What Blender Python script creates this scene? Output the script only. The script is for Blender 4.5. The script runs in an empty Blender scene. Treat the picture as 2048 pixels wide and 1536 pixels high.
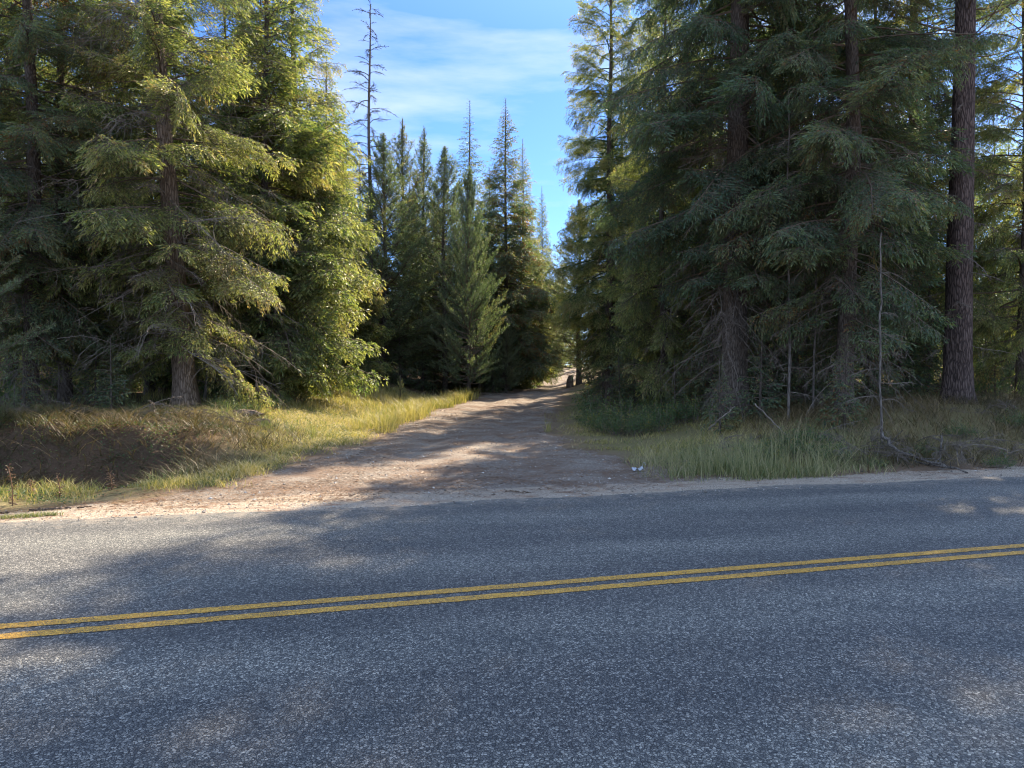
import bpy, math, numpy as np
from mathutils import Vector
rad = math.radians
C = bpy.context.scene.collection
SC = bpy.context.scene

# ------------------------------------------------------------------ camera, sky, sun, exposure
F = 1462.0                                   # focal length in pixels of the 2048 px wide photo
cam_d = bpy.data.cameras.new('camera'); cam = bpy.data.objects.new('camera', cam_d); C.objects.link(cam)
cam.location = (0, 0, 1.6); cam.rotation_euler = (rad(90 - 0.9), 0, 0)
cam_d.sensor_width = 36; cam_d.lens = 36 * F / 2048; cam_d.clip_start = 0.05; cam_d.clip_end = 3000
SC.camera = cam
SUN_AZ, SUN_EL = rad(26), rad(41)
sd = Vector((math.sin(SUN_AZ) * math.cos(SUN_EL), math.cos(SUN_AZ) * math.cos(SUN_EL), math.sin(SUN_EL)))
W = bpy.data.worlds.new('World'); SC.world = W; W.use_nodes = True
nt = W.node_tree; nt.nodes.clear()
out = nt.nodes.new('ShaderNodeOutputWorld'); bg = nt.nodes.new('ShaderNodeBackground')
sky = nt.nodes.new('ShaderNodeTexSky'); sky.sky_type = 'NISHITA'; sky.sun_disc = False
sky.sun_elevation = SUN_EL; sky.sun_rotation = SUN_AZ; sky.air_density = .75; sky.dust_density = 0.25; sky.ozone_density = 3.5
bg.inputs[1].default_value = 0.125
tc = nt.nodes.new('ShaderNodeTexCoord'); mp = nt.nodes.new('ShaderNodeMapping')
mp.inputs['Scale'].default_value = (1.6, 1.2, 9.0); mp.inputs['Rotation'].default_value = (rad(10), rad(17), 0)
nz = nt.nodes.new('ShaderNodeTexNoise'); nz.inputs['Scale'].default_value = 1.5; nz.inputs['Detail'].default_value = 7; nz.inputs['Roughness'].default_value = .55
rp = nt.nodes.new('ShaderNodeValToRGB'); rp.color_ramp.elements[0].position = .45; rp.color_ramp.elements[1].position = .72
rp.color_ramp.elements[1].color = (.6, .6, .6, 1)
mx = nt.nodes.new('ShaderNodeMix'); mx.data_type = 'RGBA'
nt.links.new(tc.outputs['Generated'], mp.inputs[0]); nt.links.new(mp.outputs[0], nz.inputs['Vector'])
nt.links.new(nz.outputs['Fac'], rp.inputs[0]); nt.links.new(rp.outputs[0], mx.inputs['Factor'])
mt = nt.nodes.new('ShaderNodeMix'); mt.data_type = 'RGBA'; mt.blend_type = 'MULTIPLY'; mt.inputs['Factor'].default_value = 1
sx = nt.nodes.new('ShaderNodeSeparateXYZ'); nt.links.new(tc.outputs['Generated'], sx.inputs[0])
er = nt.nodes.new('ShaderNodeValToRGB'); er.color_ramp.elements[0].position = .0; er.color_ramp.elements[0].color = (.36, .48, .64, 1); er.color_ramp.elements[1].position = .75; er.color_ramp.elements[1].color = (.92, 1.0, 1.05, 1)
e3 = er.color_ramp.elements.new(.42); e3.color = (.32, .46, .64, 1); nt.links.new(sx.outputs['Z'], er.inputs[0]); nt.links.new(er.outputs[0], mt.inputs['B'])
nt.links.new(sky.outputs[0], mt.inputs['A']); nt.links.new(mt.outputs['Result'], mx.inputs['A']); mx.inputs['B'].default_value = (3.0, 3.15, 3.35, 1)
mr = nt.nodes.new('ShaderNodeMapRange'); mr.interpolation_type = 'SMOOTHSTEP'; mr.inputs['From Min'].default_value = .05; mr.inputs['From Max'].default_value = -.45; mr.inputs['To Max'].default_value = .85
nt.links.new(sx.outputs['Y'], mr.inputs['Value']); mc = nt.nodes.new('ShaderNodeMix'); mc.data_type = 'RGBA'; nt.links.new(mr.outputs['Result'], mc.inputs['Factor'])   # added fill: brightens the unseen sky behind the camera for the shaded right wood
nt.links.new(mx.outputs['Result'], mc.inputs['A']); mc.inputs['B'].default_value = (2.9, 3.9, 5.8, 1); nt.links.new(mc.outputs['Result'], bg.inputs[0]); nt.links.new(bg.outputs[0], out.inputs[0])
sl = bpy.data.lights.new('sun', 'SUN'); sl.energy = 5.0; sl.angle = rad(0.5); sl.color = (1.0, .86, .65)
so = bpy.data.objects.new('sun', sl); C.objects.link(so); so.rotation_euler = sd.to_track_quat('Z', 'Y').to_euler()
SC.view_settings.view_transform = 'Standard'; SC.view_settings.look = 'None'
SC.view_settings.exposure = 1.75; SC.view_settings.gamma = 1; SC.view_settings.use_curve_mapping = False
SC.render.engine = 'CYCLES'; SC.cycles.filter_width = 1.1
SC.cycles.max_bounces = 6; SC.cycles.transmission_bounces = 4; SC.cycles.diffuse_bounces = 4; SC.cycles.transparent_max_bounces = 4

# ------------------------------------------------------------------ node materials
class NB:
    def __init__(s, name):
        s.m = bpy.data.materials.new(name); s.m.use_nodes = True; s.t = s.m.node_tree; s.t.nodes.clear()
        s.o = s.t.nodes.new('ShaderNodeOutputMaterial')
    def n(s, typ, **kw):
        x = s.t.nodes.new(typ)
        for k, v in kw.items(): setattr(x, k, v)
        return x
    def l(s, a, b): s.t.links.new(a, b)
    def coord(s, scale=(1, 1, 1), kind='Object', rot=(0, 0, 0)):
        t = s.n('ShaderNodeTexCoord'); m = s.n('ShaderNodeMapping'); m.inputs['Scale'].default_value = scale
        m.inputs['Rotation'].default_value = rot
        s.l(t.outputs[kind], m.inputs[0]); return m.outputs[0]
    def noise(s, vec, scale, detail=4, rough=.55):
        x = s.n('ShaderNodeTexNoise'); x.inputs['Scale'].default_value = scale; x.inputs['Detail'].default_value = detail
        x.inputs['Roughness'].default_value = rough; s.l(vec, x.inputs['Vector']); return x.outputs['Fac']
    def vor(s, vec, scale, feature='F1', out='Distance'):
        x = s.n('ShaderNodeTexVoronoi', feature=feature); x.inputs['Scale'].default_value = scale
        s.l(vec, x.inputs['Vector']); return x.outputs[out]
    def ramp(s, fac, stops):
        r = s.n('ShaderNodeValToRGB'); e = r.color_ramp.elements
        while len(e) < len(stops): e.new(.5)
        for i, (p, c) in enumerate(stops):
            e[i].position = p; e[i].color = (*c, 1) if len(c) == 3 else c
        s.l(fac, r.inputs[0]); return r.outputs[0]
    def mix(s, f, a, b, typ='MIX'):
        x = s.n('ShaderNodeMix', data_type='RGBA', blend_type=typ)
        for v, k in ((f, 'Factor'), (a, 'A'), (b, 'B')):
            if hasattr(v, 'links') or hasattr(v, 'is_output'): s.l(v, x.inputs[k])
            elif k == 'Factor': x.inputs[k].default_value = v
            else: x.inputs[k].default_value = (*v, 1)
        return x.outputs['Result']
    def math(s, op, a, b=0.0):
        x = s.n('ShaderNodeMath', operation=op)
        for i, v in enumerate((a, b)):
            if hasattr(v, 'is_output'): s.l(v, x.inputs[i])
            else: x.inputs[i].default_value = v
        return x.outputs[0]
    def attr(s, name):
        x = s.n('ShaderNodeAttribute'); x.attribute_name = name; return x.outputs['Fac']
    def bump(s, h, strength, dist=.01):
        x = s.n('ShaderNodeBump'); x.inputs['Strength'].default_value = strength; x.inputs['Distance'].default_value = dist
        s.l(h, x.inputs['Height']); return x.outputs[0]
    def principled(s, col, rough=.8, bump=None, spec=.3):
        p = s.n('ShaderNodeBsdfPrincipled'); p.inputs['Roughness'].default_value = rough
        p.inputs['Specular IOR Level'].default_value = spec
        if hasattr(col, 'is_output'): s.l(col, p.inputs['Base Color'])
        else: p.inputs['Base Color'].default_value = (*col, 1)
        if bump is not None: s.l(bump, p.inputs['Normal'])
        s.l(p.outputs[0], s.o.inputs[0]); return s.m
def leaf_mat(name, stops, trans=.45, tcol=1.35, rnd=.25, gloss=.3):
    b = NB(name); t = b.attr('tint')
    oi = b.n('ShaderNodeObjectInfo')
    f = b.math('ADD', t, b.math('MULTIPLY', b.math('SUBTRACT', oi.outputs['Random'], .5), rnd))
    col = b.ramp(f, stops)
    d = b.n('ShaderNodeBsdfPrincipled'); d.inputs['Roughness'].default_value = .5; d.inputs['Specular IOR Level'].default_value = gloss
    b.l(col, d.inputs['Base Color'])
    tr = b.n('ShaderNodeBsdfTranslucent'); tc_ = b.mix(1.0, col, (tcol * .96, tcol * 1.0, tcol * .52), 'MULTIPLY'); b.l(tc_, tr.inputs[0])
    ms = b.n('ShaderNodeMixShader'); ms.inputs[0].default_value = trans
    b.l(d.outputs[0], ms.inputs[1]); b.l(tr.outputs[0], ms.inputs[2]); b.l(ms.outputs[0], b.o.inputs[0]); return b.m
M = {}
BROWN = (.17, .085, .035)
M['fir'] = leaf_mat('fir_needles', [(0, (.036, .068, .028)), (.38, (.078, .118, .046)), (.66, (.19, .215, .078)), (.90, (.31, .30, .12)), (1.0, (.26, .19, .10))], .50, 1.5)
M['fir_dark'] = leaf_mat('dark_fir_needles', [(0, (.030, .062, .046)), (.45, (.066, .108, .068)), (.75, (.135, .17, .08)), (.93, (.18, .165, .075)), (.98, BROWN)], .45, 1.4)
M['pine'] = leaf_mat('pine_needles', [(0, (.045, .080, .044)), (.40, (.085, .130, .070)), (.70, (.20, .24, .13)), (.93, (.22, .17, .07)), (.98, BROWN)], .40, 1.3)
M['leafy'] = leaf_mat('shrub_leaves', [(0, (.035, .075, .030)), (.5, (.075, .125, .045)), (.8, (.20, .21, .05)), (1, (.34, .22, .05))], .42, 1.3, .1, .5)
M['yellow_leaf'] = leaf_mat('yellow_leaves', [(0, (.20, .22, .04)), (.5, (.42, .33, .05)), (1, (.50, .26, .04))], .5, 1.2, .2)
M['grass_dry'] = leaf_mat('dry_grass_blades', [(0, (.13, .16, .045)), (.35, (.28, .25, .08)), (.7, (.46, .37, .16)), (1, (.54, .44, .27))], .4, 1.15, 0)
M['grass_green'] = leaf_mat('green_grass_blades', [(0, (.08, .115, .045)), (.4, (.15, .175, .075)), (.7, (.28, .26, .13)), (1, (.42, .35, .21))], .42, 1.2, 0)
M['grass_brown'] = leaf_mat('brown_grass_blades', [(0, (.04, .05, .022)), (.35, (.09, .07, .035)), (.75, (.17, .12, .066)), (1, (.34, .25, .14))], .3, 1.0, 0)
M['litter'] = leaf_mat('needle_litter_bits', [(0, (.07, .04, .022)), (.5, (.17, .085, .04)), (.85, (.27, .15, .075)), (1, (.36, .28, .19))], .05, 1.0, 0)
def twig_mat(name, a, b_):
    b = NB(name); v = b.coord((1, 1, 1)); f = b.noise(v, 9, 3); return b.principled(b.ramp(f, [(.3, a), (.7, b_)]), .9)
M['twig'] = twig_mat('green_tree_twigs', (.07, .05, .035), (.15, .11, .08))
M['dead_twig'] = twig_mat('dead_grey_twigs', (.08, .062, .05), (.19, .155, .125))
def bark_mat(name, dark, mid, light, scale=1.0, bs=.9, lichen=None):
    b = NB(name); v = b.coord((9 * scale, 9 * scale, 1.6 * scale)); n1 = b.noise(v, 1.6, 6, .65)
    v2 = b.coord((7 * scale, 7 * scale, 1.3 * scale))
    wv = b.n('ShaderNodeVectorMath', operation='ADD'); b.l(v2, wv.inputs[0]); sc = b.n('ShaderNodeVectorMath', operation='SCALE')
    nn = b.n('ShaderNodeTexNoise'); nn.inputs['Scale'].default_value = 2.5; b.l(v2, nn.inputs['Vector']); b.l(nn.outputs['Color'], sc.inputs[0]); sc.inputs['Scale'].default_value = .5
    b.l(sc.outputs[0], wv.inputs[1])
    cr = b.vor(wv.outputs[0], 1.5, 'DISTANCE_TO_EDGE')
    h = b.math('ADD', b.math('MULTIPLY', b.math('MINIMUM', cr, .22), 3.2), b.math('MULTIPLY', n1, .6))
    col = b.ramp(h, [(.12, dark), (.45, mid), (.95, light)])
    if lichen:
        pn = b.noise(b.coord((3, 3, 2)), 1.3, 5, .7); pm = b.ramp(pn, [(.55, (0, 0, 0)), (.68, (1, 1, 1))]); col = b.mix(pm, col, lichen)
    return b.principled(col, .92, b.bump(h, bs, .03), .15)
M['bark'] = bark_mat('fir_bark', (.035, .025, .018), (.115, .082, .058), (.21, .155, .115), 1.6)
M['bark_red'] = bark_mat('pine_bark', (.018, .014, .013), (.058, .042, .037), (.12, .088, .076), 1.9, 1.0)
M['bark_grey'] = bark_mat('grey_bark', (.028, .022, .018), (.072, .056, .045), (.13, .105, .085), 2.6, .8)
M['bark_snag'] = bark_mat('weathered_snag_wood', (.035, .03, .026), (.085, .072, .062), (.15, .13, .112), 2.0, .4)

# ------------------------------------------------------------------ noise, road frame, terrain height
TX, TY = math.cos(rad(15.2)), math.sin(rad(15.2))       # road direction
def uv(x, y): return x * TX + y * TY, -x * TY + y * TX
def xy(u, v): return u * TX - v * TY, u * TY + v * TX
_rs = np.random.RandomState(5); _tab = _rs.rand(256, 256)
def vn(x, y):
    x = np.asarray(x, float); y = np.asarray(y, float); xi = np.floor(x).astype(int); yi = np.floor(y).astype(int)
    fx = x - xi; fy = y - yi; fx = fx * fx * (3 - 2 * fx); fy = fy * fy * (3 - 2 * fy)
    g = lambda a, b: _tab[a % 256, b % 256]
    return (g(xi, yi) * (1 - fx) + g(xi + 1, yi) * fx) * (1 - fy) + (g(xi, yi + 1) * (1 - fx) + g(xi + 1, yi + 1) * fx) * fy
def fbm(x, y, o=4):
    s = 0; a = .5
    for i in range(o): s = s + a * (vn(x * 2 ** i + 17 * i, y * 2 ** i + 31 * i) - .5); a *= .5
    return s
def ss(a, b, x):
    t = np.clip((np.asarray(x, float) - a) / (b - a), 0, 1); return t * t * (3 - 2 * t)
TRK = np.array([[9, -.7, 3.6], [12, -.7, 2.9], [16, -.95, 2.25], [22, -1.0, 2.05], [32, -.1, 1.95], [43, 1.4, 1.8], [62, 4.5, 1.6], [85, 8.6, 1.5], [120, 19, 1.5], [200, 55, 1.5]])
def track_off(x, y):                                    # signed distance outside the track edge (approx)
    c = np.interp(y, TRK[:, 0], TRK[:, 1]); w = np.interp(y, TRK[:, 0], TRK[:, 2]); return np.abs(x - c) - w, (x - c) / w
EDGE = 8.88                                             # far edge of the asphalt, in v
def H(x, y):
    x = np.asarray(x, float); y = np.asarray(y, float); u, v = uv(x, y)
    r = 0.0285 * np.log1p(np.exp(np.clip((y - 19) / 3, -30, 30))) * 3; r = np.where(r > 1.1, 1.1 + .8 * np.tanh((r - 1.1) / .8), r)
    toff, tn = track_off(x, y)
    far = ss(8.9, 9.9, v); near = ss(1.6, .4, v)
    wl = ss(-4.3, -7.0, x) * far
    jit = .5 * fbm(u * .35, 3.1, 3) * 2
    vd = v + jit
    ditch = wl * (-.50 * ss(11.6, 12.8, vd) + 1.02 * ss(14.0, 14.85, vd))
    wm = ss(-3.2, -5.5, x) * ss(10, 17, v) * .14
    wr = ss(3.2, 9.0, x) * far
    wr2 = ss(2.2, 5.5, x) * far
    bank = wr * .62 * ss(9.7, 14.2, v + jit) + wr2 * .26 * ss(9.6, 17, v)
    rough = wl * ss(11.8, 13, v) * ss(17, 15.5, v) * (fbm(x * 2.3, y * 2.3, 5) * .46)
    und = rough + fbm(x * .35, y * .35, 4) * .16 * far * ss(-.3, 1.6, toff) + fbm(x * 1.7, y * 1.7, 3) * .05 * far * ss(0, 1.2, toff)
    ruts = -.06 * (np.exp(-((tn + .45) / .17) ** 2) + np.exp(-((tn - .42) / .17) ** 2)) * ss(11, 16, y) * ss(.2, -.2, toff)
    tb = fbm(x * 1.2, y * 1.2, 3) * .03 * far * ss(.3, -.3, toff)
    sh = -.012 - .03 * ss(9.2, 10.5, v) * (toff > -9)
    base = np.where(v > 8.9, sh, -.02) * 1.0
    base = np.where((v <= 8.95) & (v > 1.5), -.035, base)
    return base + (r + ditch + wm + bank + und + ruts + tb) * np.where(v > 8.9, 1, 0) * ss(8.9, 9.3, v) - near * .1 + 0
def Hz(x, y): return float(H(x, y))
def GX(px, d): return (px - 1024) / F * d

# ------------------------------------------------------------------ mesh helpers
def link(name, me, parent=None, mats=()):
    for m in mats: me.materials.append(m)
    o = bpy.data.objects.new(name, me); C.objects.link(o)
    if parent: o.parent = parent
    return o
def mesh_quads(name, Q, tint=None, midx=None, smooth=None):
    """Q: (n,4,3) loose quads"""
    n = len(Q); me = bpy.data.meshes.new(name)
    me.vertices.add(n * 4); me.vertices.foreach_set('co', np.ascontiguousarray(Q, dtype=np.float32).ravel())
    me.loops.add(n * 4); me.loops.foreach_set('vertex_index', np.arange(n * 4, dtype=np.int32))
    me.polygons.add(n); me.polygons.foreach_set('loop_start', np.arange(0, n * 4, 4, dtype=np.int32))
    if midx is not None: me.polygons.foreach_set('material_index', np.asarray(midx, dtype=np.int32))
    if tint is not None:
        a = me.attributes.new('tint', 'FLOAT', 'FACE'); a.data.foreach_set('value', np.asarray(tint, dtype=np.float32))
    me.update(calc_edges=True); return me
def mesh_vf(name, V, Fq, smooth=True):
    me = bpy.data.meshes.new(name); V = np.asarray(V, np.float32); Fq = np.asarray(Fq, np.int32); n = len(Fq)
    me.vertices.add(len(V)); me.vertices.foreach_set('co', V.ravel())
    k = Fq.shape[1]
    me.loops.add(n * k); me.loops.foreach_set('vertex_index', Fq.ravel())
    me.polygons.add(n); me.polygons.foreach_set('loop_start', np.arange(0, n * k, k, dtype=np.int32))
    me.polygons.foreach_set('use_smooth', np.full(n, smooth)); me.update(calc_edges=True); me.validate(); return me
def nrm(a): return a / np.maximum(np.linalg.norm(a, axis=-1, keepdims=True), 1e-9)
def tubes(P, R, sides=3):
    """P (n,k,3), R (n,k) -> loose quads"""
    n, k, _ = P.shape; T = np.gradient(P, axis=1); T = nrm(T)
    ref = np.where(np.abs(T[..., 2:3]) > .9, np.array([1., 0, 0]), np.array([0, 0, 1.])); A = nrm(np.cross(T, ref)); B = np.cross(T, A)
    an = np.arange(sides) * 2 * math.pi / sides
    ring = P[:, :, None, :] + R[:, :, None, None] * (A[:, :, None, :] * np.cos(an)[None, None, :, None] + B[:, :, None, :] * np.sin(an)[None, None, :, None])
    nx = np.roll(ring, -1, axis=2)
    q = np.stack([ring[:, :-1], nx[:, :-1], nx[:, 1:], ring[:, 1:]], axis=3); return q.reshape(-1, 4, 3)
def trunk_mesh(name, P, R, sides=14, rough=.06, seed=0, flare=.35):
    rs = np.random.RandomState(seed); P = np.asarray(P, float); k = len(P); s = np.linspace(0, 1, k)
    V = []
    an = np.arange(sides) * 2 * math.pi / sides
    ph = rs.rand(3) * 6
    for i in range(k):
        zz = P[i][2]; fl = 1 + flare * math.exp(-max(zz, 0) / .35) * (1 + .35 * np.sin(an * 5 + ph[0]))
        r = R[i] * fl * (1 + rough * np.sin(an * 3 + ph[1] + zz * .7) + rough * .8 * (rs.rand(sides) - .5))
        for j in range(sides): V.append((P[i][0] + math.cos(an[j]) * r[j], P[i][1] + math.sin(an[j]) * r[j], zz))
    Fq = [(i * sides + j, i * sides + (j + 1) % sides, (i + 1) * sides + (j + 1) % sides, (i + 1) * sides + j) for i in range(k - 1) for j in range(sides)]
    return mesh_vf(name, V, Fq)
def leafq(b, d, l, w, rs, flat=.8):
    d = nrm(d); up = np.array([0, 0, 1.]) + flat * rs.normal(size=d.shape); s = nrm(np.cross(d, up))
    m = b + d * (l * .45)[:, None]; return np.stack([b, m + s * (w / 2)[:, None], b + d * l[:, None], m - s * (w / 2)[:, None]], axis=1)

# ------------------------------------------------------------------ branch templates: dict(q, tint, mi)
def fir_branch(L, seed, droop=.22, sp=.095, tsp=.046, tw=(.06, .115), tww=.0225, bare=.2, second=True, hang=.25):
    rs = np.random.RandomState(seed); Q = []; TT = []; tubesP = []; tubesR = []
    wa = rs.uniform(-.06, .06)
    def ax(s): return np.stack([L * s, L * (wa * np.sin(s * 4)), L * (.16 * s - droop * s ** 2 + .06 * s ** 4)], -1)
    s = np.linspace(0, 1, 6); tubesP.append(ax(s)); tubesR.append(np.linspace(.011 * L ** .8 + .004, .003, 6))
    n = max(4, int(L * (1 - bare) / sp)); ls = bare + (1 - bare) * (np.arange(n) + rs.rand(n) * .6) / n
    for si in (-1, 1):
        for s0 in np.clip(ls + rs.uniform(-.02, .02, n), 0, .99):
            ll = (min(1.05, .40 * L * (1 - s0) ** .7 + .10)) * rs.uniform(.6, 1.15) * min(1, .35 + (s0 - bare) * 3)
            if ll < .05: continue
            p = ax(np.array(s0)); tg = nrm(ax(np.array(s0 + .01)) - p); a = rad(rs.uniform(42, 65))
            d = tg * math.cos(a) + np.array([0, si, 0]) * math.sin(a) + np.array([0, 0, rs.uniform(-.75, .12)]); d = d / np.linalg.norm(d)
            base_t = rs.normal(0, .10) + (.33 if rs.rand() < .05 else 0)
            def lat(p, d, ll, side_up, lvl):
                k = 4; t = np.linspace(0, 1, k)[:, None]; pts = p + d * t * ll + np.array([0, 0, -1]) * (hang * ll * t ** 2)
                if ll > .12:
                    t6 = np.linspace(0, 1, 6)[:, None]; tubesP.append(p + d * t6 * ll + np.array([0, 0, -1]) * (hang * ll * t6 ** 2)); tubesR.append(np.linspace(.0045, .0018, 6))
                nt = max(3, int(ll / tsp)); tt = (np.arange(nt) + rs.rand(nt)) / nt; sg = np.where(np.arange(nt) % 2 == 0, 1, -1)
                b = p + d * (tt * ll)[:, None] + np.array([0, 0, -1]) * (hang * ll * tt ** 2)[:, None]
                dd = d + np.array([0, 0, -1]) * (2 * hang * tt)[:, None] * .7
                pr = nrm(np.cross(dd, np.array([0, 0, 1.]))) * sg[:, None]
                dr = dd * .75 + pr * rs.uniform(.4, .85, nt)[:, None] + rs.normal(0, .30, (nt, 3))
                le = rs.uniform(tw[0], tw[1], nt) * (1 - .25 * tt)
                Q.append(leafq(b, dr, le, np.full(nt, tww) * rs.uniform(.8, 1.25, nt), rs)); TT.append(base_t + .42 + .22 * tt + .18 * (s0 - .5) + rs.normal(0, .15, nt))
                tip = p + d * ll + np.array([0, 0, -1]) * hang * ll
                Q.append(leafq(tip[None] - d * .02, (d + np.array([0, 0, -1.4 * hang]))[None], np.array([tw[1] * 1.1]), np.array([tww * 1.1]), rs)); TT.append([base_t + .72])
                if second and lvl == 0 and ll > .32:
                    m = int(ll / .13)
                    for j in range(m):
                        for s2 in (-1, 1):
                            t0 = .2 + .75 * (j + rs.rand()) / m; l2 = ll * .42 * (1 - t0) * rs.uniform(.7, 1.2) + .05
                            pp = p + d * t0 * ll + np.array([0, 0, -1]) * hang * ll * t0 ** 2; q = nrm(np.cross(d, np.array([0, 0, 1.]))) * s2
                            d2 = d * .7 + q * .7 + np.array([0, 0, rs.uniform(-.35, .02)]); d2 = d2 / np.linalg.norm(d2); lat(pp, d2, l2, None, 1)
            lat(p, d, ll, None, 0)
    q = np.concatenate(Q); t = np.concatenate([np.atleast_1d(x) for x in TT])
    w = tubes(np.array(tubesP), np.array(tubesR), 3)
    return dict(L=L, q=np.concatenate([q, w]), t=np.concatenate([t, np.zeros(len(w))]), m=np.concatenate([np.zeros(len(q), int), np.ones(len(w), int)]))
def pine_branch(L, seed, sp=.11, nl=(.07, .11), nw=.020, npm=55, up=.35, bare=.3):
    rs = np.random.RandomState(seed); Q = []; TT = []; TP = []; TR = []; wa = rs.uniform(-.1, .1)
    def ax(s): return np.stack([L * s, L * wa * np.sin(s * 3), L * (.05 * s + up * s ** 2)], -1)
    TP.append(ax(np.linspace(0, 1, 5))); TR.append(np.linspace(.009 * L + .005, .004, 5))
    def shoot(p, d, ll, bt):
        e = p + d * ll; TP.append(p + (e - p) * np.linspace(0, 1, 5)[:, None] + np.array([0, 0, 1]) * (.18 * ll * np.linspace(0, 1, 5) ** 2)[:, None]); TR.append(np.linspace(.005, .003, 5))
        n = max(6, int(npm * ll)); t = np.clip((np.arange(n) + rs.rand(n)) / n, 0, 1) * .92 + .08
        b = p + d * (t * ll)[:, None] + np.array([0, 0, 1]) * (.18 * ll * t ** 2)[:, None]
        a = rs.rand(n) * 6.283; A = nrm(np.cross(d, np.array([.1, .2, 1.]))); B = np.cross(d, A)
        o = A * np.cos(a)[:, None] + B * np.sin(a)[:, None]; dr = d * .62 + o * .8
        Q.append(leafq(b, dr, rs.uniform(nl[0], nl[1], n), np.full(n, nw), rs, 2.)); TT.append(bt + .45 + .25 * t + rs.normal(0, .1, n))
    n = max(3, int(L * (1 - bare) / sp))
    for i in range(n):
        s0 = bare + (1 - bare) * (i + rs.rand()) / n; p = ax(np.array(s0)); tg = nrm(ax(np.array(s0 + .01)) - p)
        for si in (-1, 1):
            a = rad(rs.uniform(30, 60)); d = tg * math.cos(a) + np.array([0, si, 0]) * math.sin(a) + np.array([0, 0, rs.uniform(.05, .6)]); d /= np.linalg.norm(d)
            shoot(p, d, min(.42, .12 + .35 * L * (1 - s0)) * rs.uniform(.6, 1.2), rs.normal(0, .07))
    shoot(ax(np.array(.9)), nrm(ax(np.array(1.)) - ax(np.array(.9))), .2, .1)
    q = np.concatenate(Q); t = np.concatenate(TT); w = tubes(np.array(TP), np.array(TR), 3)
    return dict(L=L, q=np.concatenate([q, w]), t=np.concatenate([t, np.zeros(len(w))]), m=np.concatenate([np.zeros(len(q), int), np.ones(len(w), int)]))
def dead_branch(L, seed, droop=.3, n1=14, r0=.012):
    rs = np.random.RandomState(seed); P = []; R = []; wa = rs.uniform(-.15, .15)
    def ax(s): return np.stack([L * s, L * wa * np.sin(s * 5), L * (.12 * s - droop * s ** 2)], -1)
    def add(p, rr): P.append(p); R.append(np.linspace(rr, rr * .3, 7))
    add(ax(np.linspace(0, 1, 7)), r0)
    for i in range(n1):
        s0 = rs.uniform(.2, .97); p = ax(np.array(s0)); si = rs.choice([-1, 1]); a = rad(rs.uniform(35, 70)); ll = L * rs.uniform(.12, .42) * (1.15 - s0)
        d = np.array([math.cos(a), si * math.sin(a), rs.uniform(-.5, .1)]); t = np.linspace(0, 1, 7)[:, None]
        hg = rs.uniform(.2, .8); q = p + d * t * ll + np.array([0, 0, -1]) * hg * ll * t ** 2 + rs.normal(0, .012, (7, 3)) * (t > 0); add(q, r0 * .42)
        for j in range(3):
            k = rs.randint(2, 6); d2 = d + rs.normal(0, .5, 3) + np.array([0, 0, -.4]); l2 = ll * rs.uniform(.25, .5); add(q[k] + d2 * t * l2 + np.array([0, 0, -1]) * .3 * l2 * t ** 2, r0 * .22)
    w = tubes(np.array(P), np.array(R), 3); return dict(L=L, q=w, t=rs.rand(len(w)), m=np.zeros(len(w), int))
def place(tm, pos, az, pitch, scale, roll=0, dt=0):
    q = tm['q'] * scale
    cr, sr = math.cos(roll), math.sin(roll); y = q[..., 1] * cr - q[..., 2] * sr; z = q[..., 1] * sr + q[..., 2] * cr; x = q[..., 0]
    cp, sp_ = math.cos(pitch), math.sin(pitch); x, z = x * cp - z * sp_, x * sp_ + z * cp
    ca, sa = math.cos(az), math.sin(az); x, y = x * ca - y * sa, x * sa + y * ca
    return np.stack([x + pos[0], y + pos[1], z + pos[2]], -1), tm['t'] + dt, tm['m']

def fam(fn, lens, seed, k=3, **kw): return [[fn(L, seed + 10 * i + j, **kw) for j in range(k)] for i, L in enumerate(lens)]
LN = [.55, 1.1, 2.0, 3.3, 4.6]
HERO = fam(fir_branch, LN, 100, 3)
MID = fam(fir_branch, LN[:4], 200, 2, sp=.13, tsp=.075, tw=(.08, .14), tww=.036)
LOW = fam(fir_branch, LN[:4], 300, 2, sp=.20, tsp=.13, tw=(.13, .22), tww=.062, second=False)
PINE = fam(pine_branch, LN[:4], 400, 3)
PINELOW = fam(pine_branch, LN[:4], 450, 2, sp=.2, npm=26, nw=.04, nl=(.10, .15))
DEAD = fam(dead_branch, [.8, 1.6, 2.8], 500, 3)
def pick(F_, L, rs):
    i = int(np.argmin([abs(math.log(f[0]['L'] / L)) for f in F_])); return F_[i][rs.randint(len(F_[i]))]

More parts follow.
